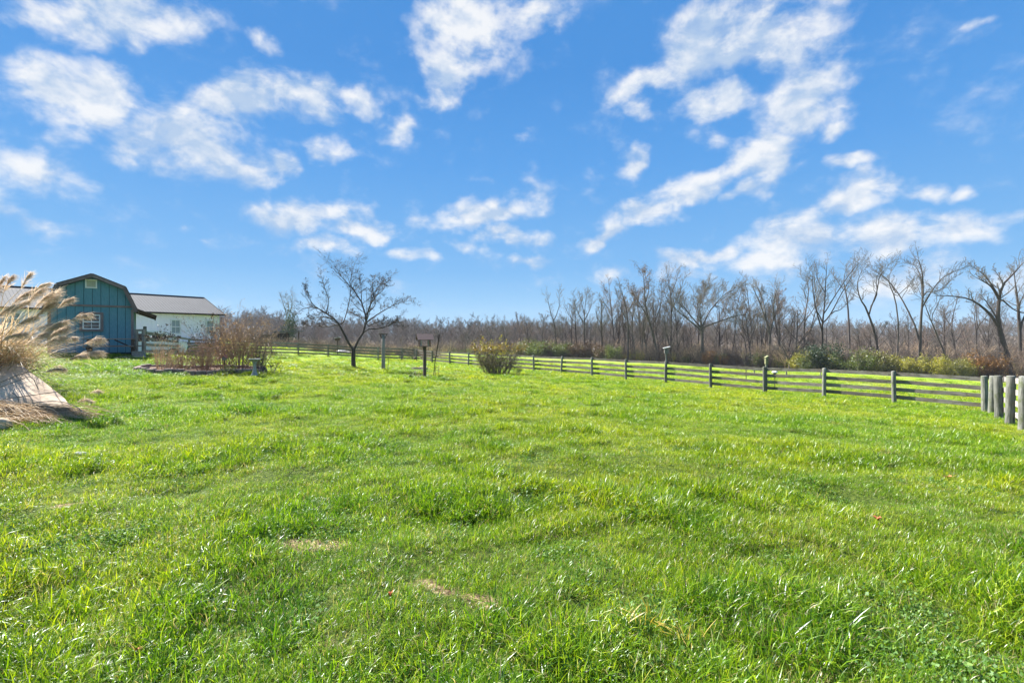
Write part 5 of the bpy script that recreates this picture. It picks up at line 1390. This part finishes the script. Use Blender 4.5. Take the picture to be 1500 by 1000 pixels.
def twig_shrub(px, d, H, W, nst, label, stem='twig', leaf=None, nleaf=0, lsize=.035, counts=(0,0,7,4), seed=1, cat='shrub', name='shrub', lo=.0, tint=.5, base_r=.18, r0=.009, up=.03, extra_leaf=None, rz=0):
    x, y = at(px, d); z = TZ(x, y)+.03
    sk = Skel(seed, wander=(.05,.07,.10,.14,.16), trop=(0,up,.02,.0,0), npts=(6,8,6,4,4)); rr = sk.r
    for k in range(nst):
        az = rr.uniform(0, 6.28); a = min(1.1, abs(rr.normal(0, 1)))*math.atan(W/2/H)*1.35; d0 = (math.cos(az)*math.sin(a), math.sin(az)*math.sin(a), math.cos(a)); rb = rr.uniform(0, base_r)
        P, R = sk.limb((rb*math.cos(az), rb*math.sin(az), -.06), d0, H*rr.uniform(.55, 1.05), r0, 1, .35); sk.grow(P, R, 2, counts, (0, 0, .38, .5), (0, 0, 35, 42), .2, .0034)
    t = empty(name, (x, y, z), label, cat)
    link_mesh('stem', tubes_mesh('stem', sk.groups(0, 4)), M[stem], t)
    if leaf:
        lst = [p[2:] for lv in (3, 4, 2) if lv in sk.lv for p, r in sk.lv[lv]]; pts = np.concatenate(lst); pts = pts[pts[:, 2] >= lo*H]
        rng = np.random.default_rng(seed); c = pts[rng.integers(0, len(pts), nleaf)]+rng.normal(0, .03, (nleaf, 3))
        link_mesh('foliage', join_bl('foliage', [leaves_at(rng, c, lsize, tint, .6)]), M[leaf], t)
    if extra_leaf:
        leaf2, n2, zl, zh, sz = extra_leaf; lst = np.concatenate([p for lv in sk.lv for p, r in sk.lv[lv]]); pts = lst[(lst[:, 2] >= zl*H) & (lst[:, 2] <= zh*H)]
        rng = np.random.default_rng(seed+9); c = pts[rng.integers(0, len(pts), n2)]+rng.normal(0, .05, (n2, 3))
        link_mesh('low_foliage', join_bl('foliage', [leaves_at(rng, c, sz, .5, .6)]), M[leaf2], t)
    return t
twig_shrub(352, 17.2, 2.15, 2.0, 46, 'largest reddish-brown twiggy shrub in the middle of the flower bed', 'twig_tanred', 'leaf_tan', 2200, .04, seed=11, tint=.6, base_r=.3)
twig_shrub(380, 17.7, 1.9, 1.5, 30, 'brown twiggy shrub at the right end of the flower bed behind the birdbath', 'twig', 'leaf_tan', 1300, .04, seed=12, tint=.5)
twig_shrub(325, 18.2, 2.0, 1.3, 28, 'orange-tinged twiggy shrub towards the back of the flower bed near the building corner', 'twig_tanred', 'leaf_orange', 900, .04, seed=13)
twig_shrub(300, 16.6, 1.2, 1.4, 38, 'low pinkish-brown twiggy shrub in the front centre of the flower bed', 'twig_tanred', 'leaf_brown', 700, .03, seed=14)
twig_shrub(268, 16.9, 1.0, 1.2, 34, 'low tangle of grey-tan dry stems between the seed-head stalks and the bed centre', 'twig_tan', 'leaf_brown', 500, .03, seed=15)
twig_shrub(235, 16.3, 1.35, .5, 22, 'upright tan stalks with dark seed heads at the left end of the flower bed', 'twig_tan', 'leaf_dark', 420, .055, (0,0,4,2), seed=16, cat='dry plant', name='seed_head_plant', lo=.8, base_r=.14)
twig_shrub(247, 16.1, .8, .5, 14, 'short dry tan plant just right of the seed-head stalks', 'twig_tan', 'leaf_brown', 150, .03, (0,0,4,2), seed=17, cat='dry plant', name='dry_plant')
twig_shrub(396, 17.3, .7, 2.0, 14, 'low sprawling shrub with dark leaves spreading right over the lawn beyond the birdbath', 'twig', 'leaf_dark', 330, .05, (0,0,5,3), seed=18, up=-.02)
twig_shrub(332, 16.0, .30, 1.2, 34, 'low green ground plant behind the front stones of the flower bed', 'twig', 'leaf_green', 900, .035, (0,0,4,2), seed=19, cat='plant', name='low_plant')
twig_shrub(301, 27, 2.35, 1.6, 16, 'dark-leaved shrub standing behind the flower bed in front of the white building', 'bark_dark', 'leaf_dark', 420, .09, (0,0,5,3), seed=20, lo=.35)
M['leaf_olive2'] = leafmat('dull_olive_leaves', [(0,(.03,.035,.014)),(.6,(.09,.09,.03)),(1,(.18,.15,.05))], .3, .03)
M['leaf_rose'] = leafmat('rose_leaves', [(0,(.07,.06,.02)),(.4,(.16,.10,.03)),(.7,(.24,.19,.04)),(1,(.36,.18,.06))], .35, .03)
def rose():
    twig_shrub(728, 29, 2.05, 2.5, 95, 'dense rose thicket with orange leaves on top, standing alone before the long fence', 'twig', 'leaf_rose', 1300, .085, (0,0,6,3), seed=21, lo=.68, base_r=.75, r0=.014, extra_leaf=('leaf_olive2', 3200, 0, .75, .07), cat='thicket', name='rose_thicket')
    twig_shrub(721, 28.6, 1.95, 1.7, 30, 'yellow-leaved briar at the left front of the rose thicket', 'twig_tan', 'leaf_yellow', 700, .08, (0,0,5,3), seed=22, lo=.6, base_r=.5)
    twig_shrub(757, 28.2, .95, .8, 12, 'small sparse green-leaved sprig at the right foot of the rose thicket', 'twig_tan', 'leaf_green', 220, .06, (0,0,4,2), seed=23, cat='sprig', name='sprig')
    twig_shrub(611, 20.1, .42, 1.0, 12, 'little patch of dry twigs in the grass left of the feeder post', 'twig_tan', None, 0, .03, (0,0,4,2), seed=24, cat='dry twigs', name='dry_twigs')
rose()
def birdbath():
    x, y = at(373, 15.75); z = TZ(x, y)
    b = empty('birdbath', (x, y, z), 'grey concrete birdbath with a slim pedestal at the right end of the flower bed', 'birdbath'); b.scale = (.9, .9, .95)
    m = MB(); m.lathe([(.13, -.02), (.13, .05), (.10, .08), (.075, .14), (.055, .28), (.05, .40), (.07, .48), (.09, .51)], 20); m.build('pedestal', M['concrete'], b, True)
    m = MB(); m.lathe([(.08, .51), (.15, .54), (.20, .585), (.205, .61), (.19, .61), (.14, .575), (.03, .56)], 24); m.build('bowl', M['concrete'], b, True)
    x, y = at(329, 16.5); z = TZ(x, y)
    g = empty('garden_birdhouse', (x, y, z+.08), 'tiny birdhouse with a faded red roof on a dark stake among the bed shrubs', 'birdhouse')
    g.scale = (.6, .6, .72); m = MB(); m.box((0, 0, .24), (.035, .035, .60)); m.build('stake', M['metal_black'], g)
    m = MB(); m.prism([(-.09, .50), (.09, .50), (.09, .64), (0, .72), (-.09, .64)], -.08, .08, 'xz'); m.build('nest_box', M['oldwood'], g)
    for sx in (-1, 1):
        m = MB(); m.beam((0, 0, .745), (sx*.14, 0, .625), .24, .016, up=(sx*.6, 0, .8)); m.build('roof_panel', M['redroof'], g)
birdbath()

# ------------------------------------------------------------------ ornamental grass, slab, straw
def slab():
    R0 = Vector((-8.12, 8.95, .15)); R1 = Vector((-10.85, 10.5, .97)); u = Vector((-3.2, .35, .05))
    m = MB(); n = 9; k = 7; rng = random.Random(3); top = []
    for i in range(n+1):
        for j in range(k+1):
            f, g = i/n, j/k
            p = R0*(1-f)+R1*f+u*g; p = p+Vector((rng.uniform(-.02, .02), rng.uniform(-.02, .02), rng.uniform(-.012, .012)+.05*math.sin(f*3.1)))
            top.append(p)
    vs = top[:]; fs = []
    idx = lambda i, j: i*(k+1)+j
    for i in range(n):
        for j in range(k): fs.append((idx(i, j), idx(i+1, j), idx(i+1, j+1), idx(i, j+1)))
    rim = [idx(i, 0) for i in range(n+1)]+[idx(n, j) for j in range(1, k+1)]+[idx(i, k) for i in range(n-1, -1, -1)]+[idx(0, j) for j in range(k-1, 0, -1)]
    b = len(vs)
    for r in rim: vs.append(Vector((vs[r].x, vs[r].y, -.3)))
    L = len(rim)
    for q in range(L): fs.append((rim[q], rim[(q+1) % L], b+(q+1) % L, b+q))
    fs.append(tuple(b+q for q in range(L)))
    m.add(vs, fs); o = m.build('sloping_slab', M['slab']); tag(o, 'pale pinkish sloping slab beneath the dry ornamental grass at the left edge', 'slab')
slab()
def plume_mesh(rng, P, n, ln, spread=.35, droop=.9):
    """feathery head along polyline P"""
    m = len(P); f = rng.uniform(0, 1, n)**.8*(m-1.01); i = f.astype(int); a = (f-i)[:, None]; b = P[i]*(1-a)+P[i+1]*a; d = P[i+1]-P[i]; d /= np.linalg.norm(d, axis=1, keepdims=True)
    d = d+rng.normal(0, spread, (n, 3))+np.array([0, 0, -.12]); d /= np.linalg.norm(d, axis=1, keepdims=True); L = ln*rng.uniform(.45, 1.1, n)*(1-.25*f/(m-1)); W = rng.uniform(.0035, .007, n)
    V = []; cols = []; pos = b.copy(); tint = np.clip(rng.normal(.5, .28, n), 0, 1); side = np.cross(d, rng.normal(0, 1, (n, 3))); side /= np.linalg.norm(side, axis=1, keepdims=True)
    for k in range(4):
        if k: d = d+np.array([0, 0, -droop/3]); d /= np.linalg.norm(d, axis=1, keepdims=True); pos = pos+d*(L/3)[:, None]
        c = np.stack([tint, np.full(n, .8), np.zeros(n), np.ones(n)], -1)
        if k < 3: w = (W*[.8, 1, .8][k]/2)[:, None]; V += [pos-side*w, pos+side*w]; cols += [c, c]
        else: V.append(pos); cols.append(c)
    V = np.stack(V, 1).reshape(-1, 3); cols = np.stack(cols, 1).reshape(-1, 4); bb = (np.arange(n)*7)[:, None]
    Q = np.concatenate([bb+np.array([[0, 1, 3, 2]]), bb+np.array([[2, 3, 5, 4]])]); T = bb+np.array([[4, 5, 6]])
    return V, Q, T, cols
def world(px, py, d): return np.array([(px-750)/F*d, d, zpx(py, d)])
def pampas():
    bx, by = -12.0, 10.8; bz = TZ(bx, by)
    g = empty('ornamental_grass', (bx, by, bz), 'huge clump of dry tan ornamental grass with feathery plumes at the left edge', 'ornamental grass')
    rng = np.random.default_rng(14); o = np.array([bx, by, bz])
    # arching leaves: all round, and a sheaf swept to the right
    n = 900; a = rng.uniform(0, 6.28, n); r = .55*np.sqrt(rng.uniform(0, 1, n)); base = np.stack([r*np.cos(a), r*np.sin(a), np.full(n, -.02)], -1)
    ph = a+rng.normal(0, .5, n)
    A = blades(rng, n, 0, 2.0, .014, .28, 1.15, 0, 6, base, ph, .45)
    n = 800; a = rng.uniform(0, 6.28, n); r = .6*np.sqrt(rng.uniform(0, 1, n)); base = np.stack([r*np.cos(a), r*np.sin(a), rng.uniform(-.02, .4, n)], -1)
    B = blades(rng, n, 0, 1.9, .012, .65, 1.2, 0, 6, base, rng.normal(-.1, .7, n), .55)
    n = 300; base = np.stack([rng.uniform(.2, 1.0, n), rng.uniform(-.5, .3, n), rng.uniform(.35, 1.1, n)], -1)
    Cc = blades(rng, n, 0, 1.3, .010, 1.0, 1.1, 0, 6, base, rng.normal(-.25, .5, n), .6)
    lv = link_mesh('dry_leaves', join_bl('dry_leaves', [A, B, Cc]), M['straw'], g); lv["kind"] = 'stuff'
    heads = [((84,452),(107,436),9.2),((100,470),(134,459),8.9),((93,501),(112,494),9.2),((122,504),(152,495),9.0),((106,524),(150,514),8.8),((58,458),(86,424),9.6),((48,468),(80,442),9.5),
             ((38,446),(66,420),9.9),((16,448),(48,424),10.2),((5,428),(20,402),10.4),((30,424),(45,400),10.4),((-6,430),(6,405),10.3),((60,488),(100,468),9.1),((66,500),(99,478),8.9),((50,482),(92,474),9.3),((36,506),(76,484),9.2),
             ((20,480),(55,462),9.6),((-10,470),(22,446),9.9),((0,500),(38,486),9.4),((-25,450),(-2,418),10.2),((45,430),(72,414),10.0),((58,444),(84,432),9.7),((-45,455),(-20,430),10.0),((64,506),(96,492),8.8),((-60,480),(-30,455),9.6),((10,462),(40,440),9.8),((50,452),(78,428),9.4),
             ((100,528),(126,520),8.7),((66,545),(96,540),8.9)]
    for (s, e, d) in heads:
        S = world(*s, d)-o; E = world(*e, d-rng.uniform(-.1, .2))-o
        mid = (S+E)/2+np.array([0, 0, .04]); P = smoothline([S, mid, E], 8)
        Ls = np.linalg.norm(E-S); pm = join_bl('plume', [plume_mesh(rng, P[:6], 190, Ls*.72, .17, .6), plume_mesh(rng, P[3:], 130, Ls*.40, .34, 1.5)]); link_mesh('plume', pm, M['plume'], g)
        b0 = np.array([rng.normal(0, .3), rng.normal(0, .3), 0]); m1 = b0*.55+S*.45+np.array([-.12, 0, .35])
        st = smoothline([b0, m1, S], 12); q = MB(); q.tube([tuple(p) for p in st], [.006]*8+[.004]*4, 4); q.build('stem', M['twig_tan'], g)
    # crossing thin dark stems over the slab
    for pts in ([(-30,592),(10,584),(45,579),(88,573),(100,572)], [(30,595),(55,589),(90,588),(112,596)], [(0,560),(30,548),(60,540)], [(18,575),(26,582),(28,596)], [(-10,570),(20,560),(45,552),(56,570)]):
        P = smoothline([world(x, y, 8.9-.002*(x))-o for x, y in pts], 10); q = MB(); q.tube([tuple(p) for p in P], .007, 4); q.build('fallen_stem', M['twig'], g)
pampas()
def straw_bundle():
    rng = np.random.default_rng(15); bx, by = -8.6, 8.35; bz = TZ(bx, by)
    V = []; 
    n = 900; x0 = rng.uniform(-1.3, .1, n); L = rng.uniform(.5, 1.3, n); f = rng.uniform(0, 1, n); hmax = np.interp(x0, [-1.3, -.2, .8], [.27, .19, .06])
    P = []
    polys = []; rad = []
    for i in range(n):
        z0 = f[i]*hmax[i]; x1 = x0[i]+L[i]; z1 = f[i]*np.interp(x1, [-1.3, -.2, .8, 2.2], [.27, .19, .06, .03]); y0 = rng.uniform(-.22, .25)
        s = smoothline([(x0[i], y0, z0), ((x0[i]+x1)/2, y0+rng.normal(0, .03), (z0+z1)/2+rng.normal(0, .02)+.02), (x1, y0*.5+rng.normal(0, .06), z1)], 5)
        s[:, 2] += .015; polys.append(s); rad.append(np.full(5, rng.uniform(.004, .008)))
    me = tubes_mesh('straw', [(np.array(polys), np.array(rad), 3)])
    def paint(me, k):
        c = np.repeat(np.stack([rng.uniform(0, 1, k), np.full(k, .8), np.zeros(k), np.ones(k)], -1), len(me.vertices)//k, axis=0).astype(np.float32)
        a = me.color_attributes.new("Col", 'FLOAT_COLOR', 'POINT'); a.data.foreach_set("color", c.ravel())
    paint(me, n)
    o = link_mesh('straw_bundle', me, M['straw']); o.location = (bx, by, bz); o["kind"] = 'stuff'; tag(o, 'long bundle of fallen tan straw lying along the foot of the slab', 'straw')
    n = 420; polys = []; rad = []
    for i in range(n):
        x0_ = rng.uniform(-1.2, 1.0); L_ = rng.uniform(.3, .9); y0 = rng.normal(-.25, .28); a = rng.normal(.05, .3)
        hb = float(np.interp(x0_, [-1.3, -.2, .8], [.27, .19, .06]))*max(0, 1-abs(y0)/.5)
        s = smoothline([(x0_, y0, .03+hb), (x0_+L_/2, y0+a*L_/2, .07+hb*.9+rng.uniform(0, .05)), (x0_+L_, y0+a*L_, .03+hb*.5)], 4); polys.append(s); rad.append(np.full(4, rng.uniform(.003, .005)))
    me = tubes_mesh('straw', [(np.array(polys), np.array(rad), 3)]); paint(me, n); o = link_mesh('loose_straw', me, M['straw']); o.location = (bx-.2, by, bz+.02); tag(o, 'loose straws scattered on the grass in front of the straw bundle', 'straw', None, 'stuff')
    def reed(pts, d, label, r=.012):
        P = smoothline([world(x, y, d) for x, y in pts], 12); q = MB(); q.tube([tuple(p) for p in P], [r*(1-.5*i/11) for i in range(12)], 5); o = q.build('dry_reed', M['board_pale']); tag(o, label, 'reed')
    reed([(26,643),(44,636),(62,632),(84,629),(104,628)], 7.95, 'long bleached white reed lying in the grass below the straw', .014)
    reed([(102,624),(110,614),(119,606),(118,600),(108,594)], 8.25, 'bent white reed sticking up at the right end of the straw bundle', .013)
    for (px, py, d, w, lab) in ((141, 575, 11.0, .30, 'fluffy fallen plume in the grass, the one farther from the camera'), (124, 598, 9.9, .34, 'fluffy fallen plume in the grass close to the right tip of the slab'), (84, 532, 15.5, .5, 'fallen plume lying in the grass in front of the teal shed')):
        x, y = at(px, d); z = TZ(x, y)+.07
        P = smoothline([(x-w/2, y, z), (x, y+.02, z+.05), (x+w/2, y, z)], 6); o = link_mesh('fallen_plume', join_bl('fp', [plume_mesh(rng, P, 240, .16, .5, .5)]), M['plume']); tag(o, lab, 'plume')
    import bmesh
    def rock(px, py, d, sx, sy, sz, label, m='rock'):
        x, y = at(px, d); z = TZ(x, y); bm = bmesh.new(); bmesh.ops.create_icosphere(bm, subdivisions=3, radius=1); r = random.Random(int(px))
        ph = [r.uniform(0, 6) for _ in range(6)]
        for v in bm.verts:
            k = 1+.12*math.sin(v.co.x*3+ph[0])+.10*math.sin(v.co.y*4+ph[1])+.08*math.sin(v.co.z*5+v.co.x*3+ph[2]); v.co = Vector((v.co.x*k*sx, v.co.y*k*sy, v.co.z*k*sz))
        me = bpy.data.meshes.new('rock'); bm.to_mesh(me); bm.free(); me.shade_smooth(); o = link_mesh('rock', me, M[m]); o.location = (x, y, z+sz*.5); tag(o, label, 'rock')
    rock(3, 641, 7.55, .13, .12, .10, 'tan rounded rock at the left edge of the photo below the straw')
    rock(118, 681, 5.9, .07, .05, .03, 'small grey stone in the grass below the straw bundle', 'concrete')
straw_bundle()
def leaves_on_lawn():
    def leaf(px, py, size, m, label, rz):
        x, y = gpt(px, py); z = TZ(x, y)+.055; n = 9; out = []
        for k in range(n*2):
            a = math.pi*k/n; r = size*(.55+.45*abs(math.cos(a*2.5)))*(1 if k % 2 else .72); out.append((r*math.cos(a), r*.75*math.sin(a), .012*math.sin(a*2)+.01*math.cos(3*a)))
        vs = [(0, 0, .0)]+out; fs = [(0, 1+k, 1+(k+1) % (2*n)) for k in range(2*n)]
        b = len(vs); vs2 = vs+[(v[0], v[1], v[2]-.0015) for v in vs]; fs2 = fs+[(b+f[0], b+f[2], b+f[1]) for f in fs]
        q = MB(); q.add(vs2, fs2); q.tube([(-size, 0, .0), (-size*1.5, .004, .01)], .0012, 4)
        o = q.build('fallen_leaf', M[m]); o.location = (x, y, z); o.rotation_euler = (.35, .2, rz); tag(o, label, 'leaf')
    leaf(203, 957, .022, 'leaf_orange_flat', 'curled orange-brown dead leaf in the grass near the lower left corner', .4)
    leaf(1284, 767, .045, 'leaf_rust_flat', 'rust-red dead leaf in the grass in the right half of the lawn', 1.2)
    leaf(1388, 699, .05, 'leaf_orange_flat', 'orange dead leaf in the bright grass below the side fence', 2.2)
    leaf(774, 702, .045, 'leaf_rust_flat', 'small reddish dead leaf in the middle of the lawn', .2)
    leaf(572, 888, .02, 'leaf_rust_flat', 'tiny red dead leaf left of the bare patches near the bottom', 1.9)
    # yellow dead blades
    rng = np.random.default_rng(4)
    for (px, py, lab, k) in ((945, 938, 'patch of flattened yellow grass blades near the bottom centre-right', 26), (1000, 950, 'few long yellow blades just right of the flattened yellow patch', 12)):
        x, y = gpt(px, py); ps = [blades(rng, k, .10, .12, .0055, 1.3, .3, 0, 4, None, None, .7)]
        o = link_mesh('yellow_blades', join_bl('yb', ps), M['yellowblade']); o.location = (x, y, TZ(x, y)+.05); tag(o, lab, 'grass blades', None, 'stuff')
M['leaf_orange_flat'] = mat('orange_dead_leaf', lambda t, b: t.l.new(t.mix(t.noise(ocoord(t), 60, 3), (.42,.16,.05,1), (.6,.28,.12,1)), b.inputs['Base Color']), rough=.6)
M['leaf_rust_flat'] = mat('rust_dead_leaf', lambda t, b: t.l.new(t.mix(t.noise(ocoord(t), 60, 3), (.30,.06,.02,1), (.45,.13,.05,1)), b.inputs['Base Color']), rough=.6)
M['yellowblade'] = leafmat('yellow_dead_blades', [(0,(.35,.28,.03)),(1,(.65,.48,.10))], .4, .05)
leaves_on_lawn()

def rough_grass():
    rng = np.random.default_rng(77); P = []
    for o in bpy.data.objects:
        if o.name.split('.')[0] in ('post', 'railing_post', 'pole') and o.parent and o.parent.name.split('.')[0] in ('board_fence', 'side_fence', 'rear_fence', 'deck_railing', 'bird_feeder', 'platform_feeder'):
            x = o.parent.location.x+o.location.x; y = o.parent.location.y+o.location.y
            for k in range(7): P.append((x+rng.normal(0, .13), y+rng.normal(0, .13), 1.0 if y < 30 else 1.5))
    for (a, b) in ((0, 1), (1, 2), (2, 3), (3, 4)):      # along the side fence line
        for k in range(14):
            f = rng.uniform(); P.append((sp[a][0]*(1-f)+sp[b][0]*f+rng.normal(0, .12), sp[a][1]*(1-f)+sp[b][1]*f+rng.normal(0, .12), .9))
    for k in range(420):                                   # long fence line
        i = rng.integers(0, len(pts)-1); f = rng.uniform(); P.append((pts[i][0]*(1-f)+pts[i+1][0]*f+rng.normal(0, .15), pts[i][1]*(1-f)+pts[i+1][1]*f+rng.normal(0, .15), 1.2))
    for k in range(60): P.append((rng.uniform(-9.9, -7.3), rng.normal(8.0, .18), .8))
    for k in range(40):
        f = rng.uniform(); P.append((-8.3-2.5*f+rng.uniform(0, .2), 9.0+1.5*f+rng.uniform(-.1, .1), .8))
    P = np.array(P); z = terr(P[:, 0], P[:, 1]); n = len(P); s = P[:, 2]*rng.uniform(.7, 1.2, n)
    scatter('rough_grass', TUFTS, np.stack([P[:, 0], P[:, 1], z], -1), np.stack([rng.normal(0, .15, n), rng.normal(0, .15, n), rng.uniform(0, 6.28, n)], -1), np.stack([s, s, s*1.15], -1), rng.choice([0, 1, 2, 3, 4, 8, 10], n), 'stuff', 'longer uncut grass round fence posts, bed edge and slab', 'grass')
rough_grass()
# ------------------------------------------------------------------ air
def haze():
    m = bpy.data.materials.new("haze_air"); m.use_nodes = True; t = NT(m.node_tree); t.n.clear()
    out = t.new('ShaderNodeOutputMaterial'); v = t.new('ShaderNodeVolumePrincipled')
    v.inputs['Color'].default_value = (.80, .86, .95, 1); v.inputs['Density'].default_value = HAZE
    t.l.new(v.outputs[0], out.inputs['Volume'])
    q = MB(); q.box((0, 0, 12.5), (1300, 1300, 45)); o = q.build('haze', m); tag(o, 'thin bluish air over the far woods', None, None, 'stuff')
HAZE = 0.00022
haze()
